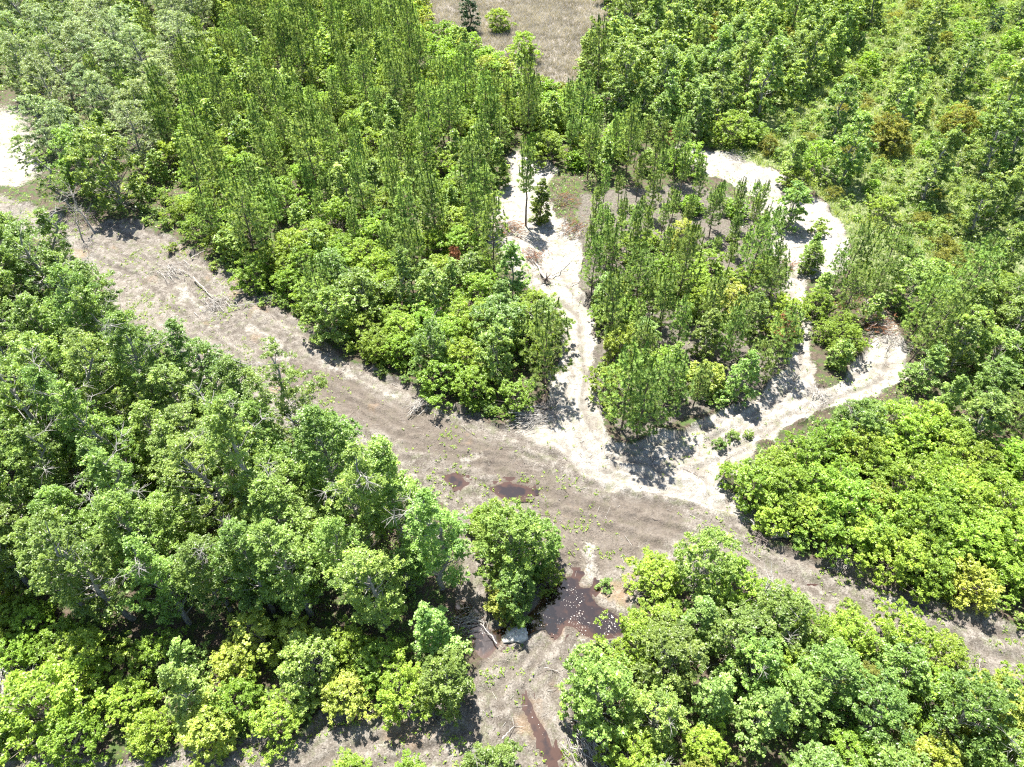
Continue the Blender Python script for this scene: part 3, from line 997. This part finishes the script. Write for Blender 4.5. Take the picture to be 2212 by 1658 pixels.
# pine stand
PINES = poly([(330, 400), (440, 110), (450, -90), (840, -90), (860, 100), (930, 190), (1060, 250), (1180, 270), (1300, 300), (1450, 330), (1520, 380), (1440, 400), (1260, 395),
              (1100, 335), (1085, 400), (1055, 450), (1045, 560), (1100, 640), (1010, 680), (880, 650), (760, 600), (640, 560), (560, 560), (430, 530), (400, 460)])
dfill(PINES, [('pine', 2.15, 6), ('slim_pine', 1.9, .8), ('gum', 2.0, 2), ('shrub', 1.8, 4.5)], 'big pine stand', 1, .68, 1.2)
# mixed bright thicket between the dry clearing and the pines
MIXT = poly([(830, -90), (900, -20), (930, 70), (1060, 130), (1160, 200), (1240, 210), (1300, 260), (1180, 270), (1060, 250), (930, 190), (860, 100), (840, 0)])
dfill(MIXT, [('shrub', 2.2, 5), ('yellow_shrub', 2.1, 2), ('gum', 2.4, 1.2), ('olive_shrub', 2.0, .8)], 'thicket below dry clearing', 1, .7, 1.0)
# shrub belt along the road
BELT = poly([(430, 540), (560, 560), (640, 560), (760, 600), (880, 650), (1010, 680), (1100, 640), (1165, 690), (1190, 800), (1160, 870), (1090, 905), (1010, 872), (930, 840),
             (850, 795), (780, 775), (700, 730), (610, 655), (530, 590)])
dfill(BELT, [('shrub', 2.0, 8), ('round_tree', 2.6, 1.3), ('gum', 2.3, 1), ('full_pine', 2.8, .9)], 'thicket above dirt road', 1, .85, 1.2)
# pine island inside the sand loop
ISLE = poly([(1265, 450), (1400, 420), (1480, 420), (1640, 465), (1645, 540), (1680, 620), (1690, 700), (1680, 800), (1620, 850), (1540, 890), (1440, 910), (1360, 925), (1305, 900), (1300, 740), (1265, 620)])
ISN = poly([(1265, 450), (1400, 420), (1640, 465), (1660, 600), (1265, 600)])
dfill(ISN, [('slim_pine', 2.1, 4), ('pine', 2.5, 1), ('small_shrub', 1.6, 1.2)], 'open north end of island', .8, .65, .9, False)
dfill(ISLE, [('full_pine', 2.5, 4), ('pine', 2.1, 2), ('shrub', 1.7, 2), ('gum', 2.0, .6), ('yellow_shrub', 1.8, .3), ('small_shrub', 1.2, 1.5)], 'pine island inside sand loop', 1, .75, 1.0, False)
ISL2 = poly([(1750, 640), (1840, 600), (1880, 660), (1875, 740), (1830, 790), (1785, 825), (1760, 790)])
dfill(ISL2, [('shrub', 1.9, 2), ('gum', 2.0, 1.5), ('full_pine', 2.6, .8)], 'wedge between sand arms', 1, .6, .85, False)
# upper right grove
GROVE = poly([(1250, 180), (1300, 130), (1330, 70), (1300, 20), (1280, -60), (1900, -90), (1830, 60), (1790, 180), (1700, 240), (1560, 260), (1500, 320), (1450, 320), (1330, 270)])
dfill(GROVE, [('gum', 2.8, 8), ('round_tree', 3.2, 1.4), ('olive_shrub', 2.4, .9), ('pine', 2.9, .4)], 'grove right of dry clearing', 1, 1.05, 1.5)
MSC = poly([(1780, -80), (2450, -80), (2350, 620), (1990, 580), (1850, 480), (1760, 390), (1640, 330)])
dfill(MSC, [('gum', 5.0, 1.3), ('shrub', 3.2, 1.3), ('olive_shrub', 4.0, .5), ('small_shrub', 1.7, 7), ('low_olive', 2.0, 1.2)], 'upper right meadow', 1, .55, 1.15)
OLV = poly([(1820, 430), (1960, 400), (2200, 470), (2300, 560), (2150, 600), (1950, 540), (1850, 480)])
dfill(OLV, [('low_olive', 1.5, 4), ('small_shrub', 2.0, 1)], 'olive patch below meadow', 1, .7, 1.2)
# right-hand woods
RW = poly([(1900, 640), (1990, 600), (2150, 610), (2420, 640), (2420, 1000), (2212, 1000), (2050, 960), (1960, 880), (1960, 800), (1945, 720)])
dfill(RW, [('round_tree', 2.7, 3), ('gum', 2.4, 2.2), ('full_pine', 3.2, 1.6), ('shrub', 2.2, 1.2)], 'woods right of sand loop', 1, .8, 1.15)
RT = poly([(1545, 1085), (1570, 1065), (1665, 1035), (1730, 975), (1890, 925), (1965, 925), (2050, 970), (2212, 1010), (2420, 1010), (2420, 1420), (2212, 1340), (2050, 1295), (1950, 1262), (1850, 1205),
           (1740, 1180), (1640, 1130), (1570, 1095)])
dfill(RT, [('shrub', 1.75, 10), ('yellow_shrub', 2.0, .5), ('round_tree', 2.5, .5), ('olive_shrub', 2.1, .5)], 'thicket below sand loop', 1, .85, 1.15)
# lower right woods
LR = poly([(1420, 1400, 0), (1500, 1360, 0), (1700, 1400, 0), (1900, 1470, 0), (2100, 1530, 0), (2420, 1600, 0), (2420, 1950, 0), (1400, 1950, 0), (1330, 1700, 0), (1285, 1590, 0),
           (1275, 1535, 0), (1340, 1500, 0)])
dfill(LR, [('canopy', 3.4, 1.6), ('round_tree', 2.2, 6), ('gum', 2.0, 1.2), ('shrub', 1.8, 1.8), ('olive_shrub', 2.0, .4), ('yellow_shrub', 2.1, .4)], 'lower right woods', 1, .75, 1.0, False)
LRE = poly([(1375, 1330, 0), (1385, 1270, 0), (1430, 1245, 0), (1520, 1250, 0), (1640, 1290, 0), (1720, 1350, 0), (1830, 1370, 0), (1950, 1410, 0), (2060, 1460, 0), (2420, 1570, 0), (2420, 1640, 0),
            (2100, 1560, 0), (1900, 1500, 0), (1700, 1430, 0), (1450, 1400, 0), (1360, 1420, 0)])
dfill(LRE, [('shrub', 1.8, 4), ('round_tree', 2.3, 1.5), ('gum', 2.0, 1), ('olive_shrub', 1.8, .8)], 'lower bank of dirt road', 1, .75, 1.0, False)
# bottom clump
BC = poly([(640, 1700), (700, 1640), (850, 1690), (980, 1640), (1090, 1690), (1100, 1800), (640, 1800)])
dfill(BC, [('round_tree', 2.3, 2), ('shrub', 1.9, 2), ('yellow_shrub', 2.0, 1)], 'clump at bottom edge', 1, .6, .8, False)
# small bushes along verges
VERGE = [poly(p) for p in ([(340, 520), (600, 680), (780, 800), (900, 860), (1050, 920), (1080, 900), (930, 840), (790, 770), (620, 650), (450, 550)],
                           [(1560, 1110), (1740, 1200), (1950, 1280), (2212, 1350), (2212, 1330), (1950, 1262), (1750, 1180)],
                           [(1280, 1240), (1340, 1220), (1350, 1310), (1290, 1300)], [(1540, 960), (1640, 900), (1650, 940), (1600, 1020), (1540, 1010)])]
for V_ in VERGE:
    dfill(V_, [('small_shrub', 1.3, 1)], 'verge of dirt road', .45, .35, .75, False)

# ------------------------------------------------------------------ instances
LIMIT = {'pine tree': 299, 'tree': 299, 'shrub': 299, 'small shrub': 299}


def visible(p):
    pr = PROTO[p['k']][p['v']]
    u, v, d = proj(p['x'], p['y'], pr['H'] * p['s'] * p['zs'] * .5)
    sz = FD * pr['H'] * p['s'] / d
    return (-sz * .4 < u < 2212 + sz * .4 and -sz * .6 < v < 1658 + sz * .6), sz


# no tall tree on the verge where the photograph shows the road open
PLANTS = [p for p in PLANTS if not (p['k'] == 'canopy' and 690 < proj(p['x'], p['y'])[0] < 840 and proj(p['x'], p['y'])[1] < 1060)]
for p in PLANTS:
    p['vis'], p['sz'] = visible(p)
PLANTS = [p for p in PLANTS if p['vis'] or (p['sz'] > 40 and -250 < proj(p['x'], p['y'])[0] < 2460 and proj(p['x'], p['y'])[1] > -200)]
bycat = {}
for p in PLANTS:
    bycat.setdefault(KIND[p['k']][1], []).append(p)
rest = []
for c, lst in bycat.items():
    lst.sort(key=lambda p: (p['label'] is None, not p['vis'], -p['sz']))
    L = LIMIT.get(c, 10 ** 6)
    print('PLANTS', c, len(lst))
    for i, p in enumerate(lst):
        p['ind'] = i < L
        if i >= L:
            rest.append(p)


def root_matrix(p):
    z = float(Zat(p['x'], p['y']))
    return (Matrix.Translation((p['x'], p['y'], z - 0.02)) @ Matrix.Rotation(R(p['tilt'][0]), 4, 'X') @ Matrix.Rotation(R(p['tilt'][1]), 4, 'Y')
            @ Matrix.Rotation(p['rot'], 4, 'Z') @ Matrix.Diagonal((p['s'], p['s'], p['s'] * p['zs'], 1)))


ONES = 'first second third fourth fifth sixth seventh eighth ninth tenth eleventh twelfth thirteenth fourteenth fifteenth sixteenth seventeenth eighteenth nineteenth'.split()
TENS = ['', '', 'twent', 'thirt', 'fort', 'fift', 'sixt']


def ordinal(i):                    # 1 based
    if i < 20:
        return ONES[i - 1]
    return TENS[i // 10] + ('ieth' if i % 10 == 0 else 'y-' + ONES[i % 10 - 1])


groups = {}
for p in PLANTS:
    if p['ind'] and p['label'] is None:
        groups.setdefault((p['k'], p['where']), []).append(p)
        p['u'] = float(proj(p['x'], p['y'])[0])
for (k, wh), lst in groups.items():
    look = KIND[k][3]
    nd_ = 1 if len(lst) <= 12 else (3 if len(lst) <= 60 else 6)
    lst.sort(key=lambda p: p['y'])
    names = {1: [''], 3: ['front', 'middle', 'back'], 6: ['foremost', 'second', 'third', 'fourth', 'fifth', 'hindmost']}[nd_]
    for bi in range(nd_):
        band = sorted(lst[len(lst) * bi // nd_:len(lst) * (bi + 1) // nd_], key=lambda p: p['u'])
        for i, p in enumerate(band):
            p['group'] = KIND[k][1] + 's ' + wh
            pos = '' if len(band) == 1 and nd_ == 1 else (ordinal(i + 1) + ' from left')
            if nd_ > 1:
                pos += ' in the ' + names[bi] + ' band'
            p['label'] = (look + (', ' + pos if pos else '') + ', ' + wh)
for p in PLANTS:
    if not p['ind']:
        continue
    nm, cat = KIND[p['k']][:2]
    e = bpy.data.objects.new(nm, None)
    e.empty_display_size = 0.3
    S.collection.objects.link(e)
    e.matrix_world = root_matrix(p)
    e['label'] = p['label']
    e['category'] = cat
    if p['group']:
        e['group'] = p['group']
    first = None
    for pn, me in PROTO[p['k']][p['v']]['parts']:
        o = bpy.data.objects.new(pn, me)
        S.collection.objects.link(o)
        o.parent = first if pn == 'dead_branch' else e
        first = first or o

# the remainder of each very numerous kind: one mass per kind
for c, nm in (('pine tree', 'distant_pines'), ('tree', 'distant_trees'), ('shrub', 'distant_shrubs'), ('small shrub', 'distant_bushes')):
    lst = [p for p in rest if KIND[p['k']][1] == c]
    if not lst:
        continue
    VS, FS, AS, MI, n = [], [], [], [], 0
    mats = []
    for p in lst:
        V, F, A = PROTO[p['k']][p['v']]['leaf']
        kk = F.shape[1]
        keep = 2 if kk == 3 else 3
        Vq = V.reshape(-1, kk, 3)[::keep]
        cen = Vq.mean(1, keepdims=True)
        Vq = (cen + (Vq - cen) * math.sqrt(keep) * 1.05).reshape(-1, 3)
        A = A.reshape(-1, kk)[::keep].ravel()
        mw = np.array(root_matrix(p))
        Vq = Vq @ mw[:3, :3].T + mw[:3, 3]
        if kk == 3:
            q = np.arange(len(Vq)).reshape(-1, 3)
        else:
            q = np.arange(len(Vq)).reshape(-1, 4)
        mt = PROTO[p['k']][p['v']]['mat']
        if mt not in mats:
            mats.append(mt)
        VS.append(Vq)
        FS.append(q + n)
        AS.append(np.clip(A + rng.normal(0, .1), 0, 1))
        MI.append(np.full(len(q), mats.index(mt)))
        n += len(Vq)
    me = make_mesh(nm, np.concatenate(VS), np.concatenate(FS), [M[m] for m in mats], {'tint': np.concatenate(AS)}, False, np.concatenate(MI))
    o = bpy.data.objects.new(nm, me)
    o['kind'] = 'stuff'
    o['label'] = 'mass of far off ' + c + 's towards the top of the view'
    S.collection.objects.link(o)

# ------------------------------------------------------------------ ground cover
def blades(g, X, Y, hgt, nb, spread, tint, rs, wd=.03, lean=.5):
    n = len(X)
    Zg = Zat(X, Y)
    X, Y, Zg = np.repeat(X, nb), np.repeat(Y, nb), np.repeat(Zg, nb)
    h = np.repeat(hgt, nb) * rs.uniform(.6, 1.2, n * nb)
    tn = np.clip(np.repeat(tint, nb) + rs.normal(0, .12, n * nb), 0, 1)
    bx, by = X + rs.normal(0, spread, n * nb), Y + rs.normal(0, spread, n * nb)
    a = rs.uniform(0, 6.28, n * nb)
    a2 = rs.uniform(0, 6.28, n * nb)
    w_ = wd * rs.uniform(.6, 1.4, n * nb)
    V = np.empty((n * nb, 3, 3))
    V[:, 0] = np.stack([bx - np.cos(a) * w_, by - np.sin(a) * w_, Zg - .02], 1)
    V[:, 1] = np.stack([bx + np.cos(a) * w_, by + np.sin(a) * w_, Zg - .02], 1)
    V[:, 2] = np.stack([bx + np.cos(a2) * h * lean, by + np.sin(a2) * h * lean, Zg + h], 1)
    g.add(V.reshape(-1, 3), np.arange(n * nb * 3).reshape(-1, 3), np.repeat(tn, 3))


def stuff(nm, g, mat, label, smooth=False):
    o = bpy.data.objects.new(nm, g.mesh(nm, M[mat], smooth))
    o['kind'] = 'stuff'
    o['label'] = label
    S.collection.objects.link(o)


def cand(n, P):
    x0, y0 = P.min(0)
    x1, y1 = P.max(0)
    X, Y = rng.uniform(x0, x1, n), rng.uniform(y0, y1, n)
    k = inside(P, X, Y)
    return X[k], Y[k]


FRAME = poly([(-80, -60), (2300, -60), (2300, 1720), (-80, 1720)])
LUSH = poly([(150, 1590), (500, 1600), (700, 1560), (800, 1560), (640, 1620), (540, 1660), (480, 1720), (100, 1720)])
# weeds on the open soil
g = Geo()
X, Y = cand(170000, poly([(-80, 200), (2300, 200), (2300, 1720), (-80, 1720)]))
op = (at(open_, X, Y) > .4) & (at(mP, X, Y) < .05)
pr_ = 1.3 * np.clip((fbm(X, Y, 4, 120) - .45) * 5, 0.05, 1) * np.clip((fbm(X, Y, .9, 130) - .42) * 6, 0, 1) * (1 - .6 * at(mS, X, Y)) * (1 - .6 * at(rut, X, Y))
lush = inside(LUSH, X, Y)
k = op & (rng.random(len(X)) < np.where(lush, .75, pr_ * .8))
X, Y = X[k], Y[k]
n = len(X)
nl = 7
CX = np.repeat(X, nl) + rng.normal(0, .07, n * nl)
CY = np.repeat(Y, nl) + rng.normal(0, .07, n * nl)
C = np.stack([CX, CY, Zat(CX, CY) + rng.uniform(.02, .14, n * nl)], 1)
leaves(g, C, .062, .7, np.clip(np.repeat(rng.normal(.5, .2, n), nl), 0, 1))
stuff('road_weeds', g, 'shrub', 'sprinkling of small green weeds over the bare soil')
print('WEEDS', n)
# meadow grass and herbs
g = Geo()
X, Y = cand(90000, MEADOW)
k = (at(open_, X, Y) < .4)
X, Y = X[k], Y[k]
u_, v_, d_ = proj(X, Y)
k = (u_ > -50) & (u_ < 2260) & (v_ > -40)
X, Y, d_ = X[k], Y[k], d_[k]
tn = np.clip(fbm(X, Y, 5, 140) * 1.6 - .35, 0, 1)
blades(g, X, Y, rng.uniform(.35, .8, len(X)), 6, .25, tn, rng, .045, .5)
stuff('meadow_grass', g, 'grass', 'tall light green grass covering the upper right meadow')
g = Geo()
k = rng.random(len(X)) < np.clip((fbm(X, Y, 4, 150) - .45) * 6, 0, 1) * .5
X, Y = X[k], Y[k]
n = len(X)
nl = 14
CX = np.repeat(X, nl) + rng.normal(0, .3, n * nl)
CY = np.repeat(Y, nl) + rng.normal(0, .3, n * nl)
C = np.stack([CX, CY, Zat(CX, CY) + rng.uniform(.05, .75, n * nl)], 1)
leaves(g, C, .085, .5, np.clip(np.repeat(rng.normal(.5, .2, n), nl), 0, 1))
stuff('meadow_herbs', g, 'gum', 'leafy herbs growing through the meadow grass')
# dry grass
g = Geo()
X, Y = cand(34000, DRY)
X2, Y2 = cand(1500, DRY2)
X, Y = np.concatenate([X, X2]), np.concatenate([Y, Y2])
blades(g, X, Y, rng.uniform(.3, .8, len(X)), 6, .25, np.clip(fbm(X, Y, 3, 160) * 1.5 - .3, 0, 1), rng, .03, .8)
stuff('dry_grass', g, 'dryg', 'matted grey dry grass in the clearing at the top')
# undergrowth beneath the trees
g = Geo()
X, Y = cand(70000, FRAME)
k = (at(open_, X, Y) < .35) & (at(mD, X, Y) < .3) & (at(mM, X, Y) < .4) & (at(mL, X, Y) < .4 + rng.random(len(X))) & (at(mPb, X, Y) < .05)
X, Y = X[k], Y[k]
k = rng.random(len(X)) < np.clip((fbm(X, Y, 3, 170) - .38) * 5, 0.05, 1)
X, Y = X[k], Y[k]
n = len(X)
nl = 12
CX = np.repeat(X, nl) + rng.normal(0, .22, n * nl)
CY = np.repeat(Y, nl) + rng.normal(0, .22, n * nl)
C = np.stack([CX, CY, Zat(CX, CY) + rng.uniform(.05, .8, n * nl)], 1)
leaves(g, C, .085, .5, np.clip(np.repeat(rng.normal(.45, .2, n), nl), 0, 1))
stuff('undergrowth', g, 'canopy', 'leafy undergrowth on the forest floor')
print('UNDER', n)
# twigs and chips strewn over the soil
for nm, mat, cnt, lab, seed in (('scattered_twigs', 'pale', 5200, 'pale twigs and wood chips strewn over the cleared soil', 180),
                                ('dark_twigs', 'brush', 5200, 'brown sticks and bark strewn over the cleared soil', 190)):
    g = Geo()
    X, Y = cand(cnt * 6, poly([(-80, 200), (2300, 200), (2300, 1720), (-80, 1720)]))
    k = (blur(open_, 1)[0, 0] >= 0) & (at(open_, X, Y) > .25) & (at(mP, X, Y) < .05)
    k &= rng.random(len(X)) < np.clip((fbm(X, Y, 3, seed) - .4) * 4, .08, 1)
    X, Y = X[k][:cnt], Y[k][:cnt]
    n = len(X)
    L = rng.exponential(.12, n) + .05
    a = rng.uniform(0, 3.14, n)
    th = rng.uniform(.006, .014, n) + L * .01
    dx, dy = np.cos(a), np.sin(a)
    z0, z1 = Zat(X - dx * L, Y - dy * L) + .03, Zat(X + dx * L, Y + dy * L) + .03
    V = np.empty((n, 6, 3))
    for e, (sg, zz) in enumerate(((-1, z0), (1, z1))):
        cx, cy = X + sg * dx * L, Y + sg * dy * L
        V[:, e * 3 + 0] = np.stack([cx - dy * th, cy + dx * th, zz - th], 1)
        V[:, e * 3 + 1] = np.stack([cx + dy * th, cy - dx * th, zz - th], 1)
        V[:, e * 3 + 2] = np.stack([cx, cy, zz + th], 1)
    b6 = (np.arange(n) * 6)[:, None]
    F = np.concatenate([b6 + np.array(q) for q in ((0, 1, 4, 3), (1, 2, 5, 4), (2, 0, 3, 5))])
    g.add(V.reshape(-1, 3), F, np.repeat(rng.uniform(.2, .9, n), 6))
    stuff(nm, g, mat, lab)
g = Geo()
X, Y = cand(150000, poly([(-80, 200), (2300, 200), (2300, 1720), (-80, 1720)]))
k = (at(open_, X, Y) > .25) & (at(mP, X, Y) < .05) & (rng.random(len(X)) < np.clip((fbm(X, Y, 2.2, 230) - .42) * 5, .04, 1))
X, Y = X[k], Y[k]
n = len(X)
C = np.stack([X, Y, Zat(X, Y) + .035], 1)
leaves(g, C, .045, 2.0, np.clip(rng.normal(.3, .25, n), 0, 1), .45)
stuff('leaf_litter', g, 'brush', 'dark bark crumbs and dead leaves strewn over the bare soil')
# foam flecks on the broad puddle
g = Geo()
X, Y = cand(3800, PONDS[0])
X2, Y2 = cand(260, PONDS[3])
X, Y = np.concatenate([X, X2]), np.concatenate([Y, Y2])
k = rng.random(len(X)) < np.clip((fbm(X, Y, 1.2, 210) - .42) * 5, .05, 1)
X, Y = X[k], Y[k]
n = len(X)
a = rng.uniform(0, 6.28, (n, 1)) + np.array([0, 1.2, 2.6, 4.4])
r_ = rng.exponential(.011, (n, 1)) + .004 * rng.uniform(.6, 1.3, (n, 4))
V = np.stack([X[:, None] + np.cos(a) * r_, Y[:, None] + np.sin(a) * r_, np.full((n, 4), WZ + .004)], -1)
g.add(V.reshape(-1, 3), np.arange(n * 4).reshape(-1, 4), .9)
stuff('floating_foam', g, 'pale', 'white flecks floating on the brown water')


# ------------------------------------------------------------------ fallen wood, slash and brush piles
def thing(nm, label, cat, x, y, rz=0, group=None):
    e = bpy.data.objects.new(nm, None)
    S.collection.objects.link(e)
    e.location = (x, y, float(Zat(x, y)))
    e.rotation_euler = (0, 0, rz)
    e['label'], e['category'] = label, cat
    if group:
        e['group'] = group
    return e


def part(nm, g, mat, e, smooth=True):
    o = bpy.data.objects.new(nm, g.mesh(nm, M[mat], smooth))
    S.collection.objects.link(o)
    o.parent = e
    return o


def fallen(p0, p1, r, label, mat='pale', root=True, twigs=10, needles=False):
    (x0, y0), (x1, y1) = G(*p0), G(*p1)
    L = math.hypot(x1 - x0, y1 - y0)
    e = thing('fallen_tree', label, 'fallen tree', x0, y0, math.atan2(y1 - y0, x1 - x0))
    g = Geo()
    n = 8
    t = np.linspace(0, 1, n)
    P = np.stack([t * L, rng.normal(0, .015 * L, n), r + .25 * (1 - t) + rng.normal(0, .03, n) + .1], 1)
    tube(g, P, r * (1 - .75 * t), 7)
    part('trunk', g, mat, e)
    b = Geo()
    for _ in range(twigs):
        q = P[rng.integers(2, n)]
        a = rng.choice((-1, 1)) * rng.uniform(.3, 1.1)
        l_ = rng.uniform(.3, 1.0)
        limb(b, q, q + np.array((math.cos(a) * l_, math.sin(a) * l_, rng.uniform(-.1, .5))), r * .3, .01, 0, 4, 3)
    part('branches', b, mat, e)
    if root:
        rg = Geo()
        for _ in range(26):
            d = unit(np.array((-.35, rng.normal(), rng.normal() * .8)))
            limb(rg, P[0], P[0] + d * rng.uniform(.4, 1.0), r * .6, .015, .1, 4, 4)
        part('roots', rg, 'brush', e)
    if needles:
        ng = Geo()
        for _ in range(60):
            q = P[rng.integers(3, n)] + rng.normal(0, .45, 3) * (1, 1, .3)
            brush_tuft(ng, 16, q, unit(np.array((1, rng.normal(0, .6), .1))), .4, .22, .7, rng, .5, .03)
        part('needles', ng, 'rust', e, False)


def pile(px, py, rad, n, label, mat='brush', hgt=.6, L=1.4, rust=0, ang=None, nm='brush_pile', cat='brush pile'):
    x, y = G(px, py)
    e = thing(nm, label, cat, x, y)
    g = Geo()
    for _ in range(n):
        a = rng.uniform(0, 6.28) if ang is None else ang + rng.normal(0, .3)
        c = np.array((rng.normal(0, rad * .45), rng.normal(0, rad * .45), 0))
        c[2] = max(.03, hgt * math.exp(-(c[0] ** 2 + c[1] ** 2) / rad ** 2) * rng.uniform(0, 1))
        l_ = L * rng.uniform(.4, 1.1) * .5
        d = np.array((math.cos(a), math.sin(a), rng.normal(0, .18)))
        p0, p1 = c - d * l_, c + d * l_
        p0[2], p1[2] = max(p0[2], .02), max(p1[2], .02)
        r0 = rng.uniform(.012, .035)
        P = limb(g, p0, p1, r0, r0 * .4, -.06, 5, 4, rng, rng.uniform(.3, .8))
        for _ in range(3):
            q = P[rng.integers(1, 5)]
            limb(g, q, q + unit(rng.normal(size=3) + d) * rng.uniform(.2, .5), .01, .005, 0, 3, 3, rng, .6)
    part('sticks', g, mat, e)
    if rust:
        ng = Geo()
        for _ in range(rust):
            a = rng.uniform(0, 6.28) if ang is None else ang + rng.normal(0, .5)
            q = np.array((rng.normal(0, rad * .5), rng.normal(0, rad * .5), rng.uniform(.05, hgt)))
            brush_tuft(ng, 18, q, np.array((math.cos(a), math.sin(a), .1)), .45, .22, .6, rng, rng.uniform(.25, .75), .03)
        part('needles', ng, 'rust', e, False)


fallen((1183, 605), (1115, 515), .12, 'long pale fallen tree with its root plate on the sand fork')
fallen((1195, 600), (1252, 545), .06, 'thin fallen stem right of the long pale fallen tree', 'pale', False, 5)
fallen((1092, 497), (1165, 535), .08, 'curved pale fallen trunk across the rusty slash', 'pale', False, 8)
fallen((1235, 615), (1285, 608), .05, 'short dark branch lying on the sand below the fork', 'brush', False, 6)
fallen((1752, 690), (1870, 640), .08, 'fallen brown pine lying across the wedge between the sand arms', 'brush', False, 10, True)
fallen((420, 605), (470, 655), .07, 'grey fallen stem on the grassy part of the dirt road', 'pale', False, 14)
fallen((500, 668), (590, 655), .05, 'long thin grey pole lying across the dirt road', 'pale', False, 8)
fallen((415, 565), (445, 545), .06, 'short grey log at the upper verge of the dirt road', 'pale', False, 3)
fallen((1075, 1395), (1030, 1340), .05, 'bleached branch lying in the dark puddle', 'pale', False, 8)
fallen((1175, 1445), (1210, 1450), .03, 'small forked pale branch on the southern clearing', 'pale', False, 3)
fallen((1085, 1600), (1110, 1570), .05, 'small broken branch near the bottom clump', 'pale', False, 5)
fallen((890, 1640), (868, 1690), .06, 'grey log beside the bottom clump', 'pale', False, 6)
pile(1095, 500, 1.8, 60, 'rust coloured slash pile at the left edge of the sand fork', 'brush', .7, 1.8, 90, 0.2)
pile(1150, 555, 1.4, 50, 'rusty slash in the middle of the sand fork', 'brush', .6, 1.6, 60, -1.0)
pile(1235, 500, 1.8, 60, 'brown slash pile behind the sand fork on the right', 'brush', .9, 2.0, 70, .6)
pile(1215, 440, 1.8, 60, 'dark brush pile right of the narrow dark tree', 'brush', .8, 2.0, 50, 0)
pile(1690, 577, 1.3, 40, 'small brown slash pile beside the short island pine', 'brush', .6, 1.4, 50, .9)
pile(1890, 712, 1.9, 60, 'orange brown slash pile at the right bend of the sand track', 'brush', .8, 2.0, 100, .1)
pile(1930, 740, 1.5, 60, 'grey twig pile at the foot of the leaning pine', 'pale', .5, 1.6)
pile(1145, 905, 1.6, 90, 'grey fan of dead twigs at the corner of dirt road and sand', 'pale', .9, 2.2, 0, .1)
pile(1180, 885, 1.3, 60, 'brown brush heap beside the grey fan of twigs', 'brush', .8, 1.4)
pile(905, 880, .9, 40, 'grey leaning sticks on the lower edge of the dirt road', 'pale', .7, 1.6, 0, 1.0)
pile(470, 660, 1.8, 70, 'scattered grey brush on the dirt road near the left forest', 'pale', .4, 2.0)
pile(370, 590, 2.0, 70, 'long row of grey brush on the grassy part of the dirt road', 'pale', .4, 2.0, 0, -.6)
pile(600, 645, 1.4, 40, 'thin grey brush along the upper road verge', 'pale', .35, 1.5)
pile(185, 480, 2.2, 90, 'dark grey brush heap beside the far left bend', 'brush', 1.1, 2.2)
pile(60, 225, 2.4, 70, 'brush heap above the far left sand', 'brush', 1.3, 2.4)
pile(1010, 1345, 1.2, 60, 'pale branches piled at the left end of the puddle', 'pale', .6, 1.8, 0, .3)
pile(20, 1490, 2.2, 120, 'grey tangle of dead branches at the lower left corner', 'pale', 1.2, 2.6)
pile(1270, 1600, 1.4, 60, 'dead grey stalks at the foot of the big rounded tree', 'pale', .9, 1.8, 0, -1.0)
pile(1650, 1160, 1.0, 40, 'grey dead twigs at the corner of the right thicket', 'brush', .7, 1.3)
pile(1810, 1205, 1.2, 50, 'grey brush under the edge of the right thicket', 'pale', .5, 1.5)
pile(1775, 385, 1.8, 50, 'white cut stems leaning together at the edge of the meadow', 'pale', 1.2, 2.4, 0, 1.2)
pile(1585, 340, 1.6, 50, 'grey twigs along the top of the upper sand strip', 'pale', .4, 1.8)
pile(1765, 860, 1.0, 40, 'small grey brush pile where the sand arms meet', 'pale', .4, 1.2)
pile(1300, 560, 2.2, 80, 'purple grey brush at the left edge of the pine island', 'brush', .7, 2.0)
pile(1290, 640, 1.8, 60, 'dark brush along the sand at the island edge', 'brush', .7, 1.8)


def boulder(px, py, r, label, mat):
    x, y = G(px, py)
    u, v = np.meshgrid(np.linspace(0, 2 * math.pi, 18, endpoint=False), np.linspace(.02, math.pi - .02, 10))
    d = np.stack([np.cos(u) * np.sin(v), np.sin(u) * np.sin(v), np.cos(v)], -1)
    rr = r * (0.35 + 1.3 * fbm(d[..., 0] * 2 + 5, d[..., 1] * 2 + d[..., 2] * 1.7, .7, 220, 4))
    V = (d * rr[..., None] * (1.1, .9, .42)).reshape(-1, 3)
    ii = np.arange(180).reshape(10, 18)
    F = np.stack([ii[:-1], np.roll(ii, -1, 1)[:-1], np.roll(ii, -1, 1)[1:], ii[1:]], -1).reshape(-1, 4)
    g = Geo()
    g.add(V, F, .8)
    o = bpy.data.objects.new('sand_lump', g.mesh('sand_lump', M[mat], False))
    S.collection.objects.link(o)
    o.location = (x, y, float(Zat(x, y)) + .1)
    o['label'], o['category'] = label, 'lump of earth'


boulder(1114, 1372, .7, 'white lump of sand and roots at the lower shore of the puddle', 'clay')
boulder(1130, 1364, .3, 'smaller pale lump right beside the white one at the puddle', 'clay')
boulder(1683, 1157, .6, 'pale grey lump of earth under the right thicket', 'grey')
boulder(1668, 1150, .45, 'small grey lump left of the one under the right thicket', 'grey')
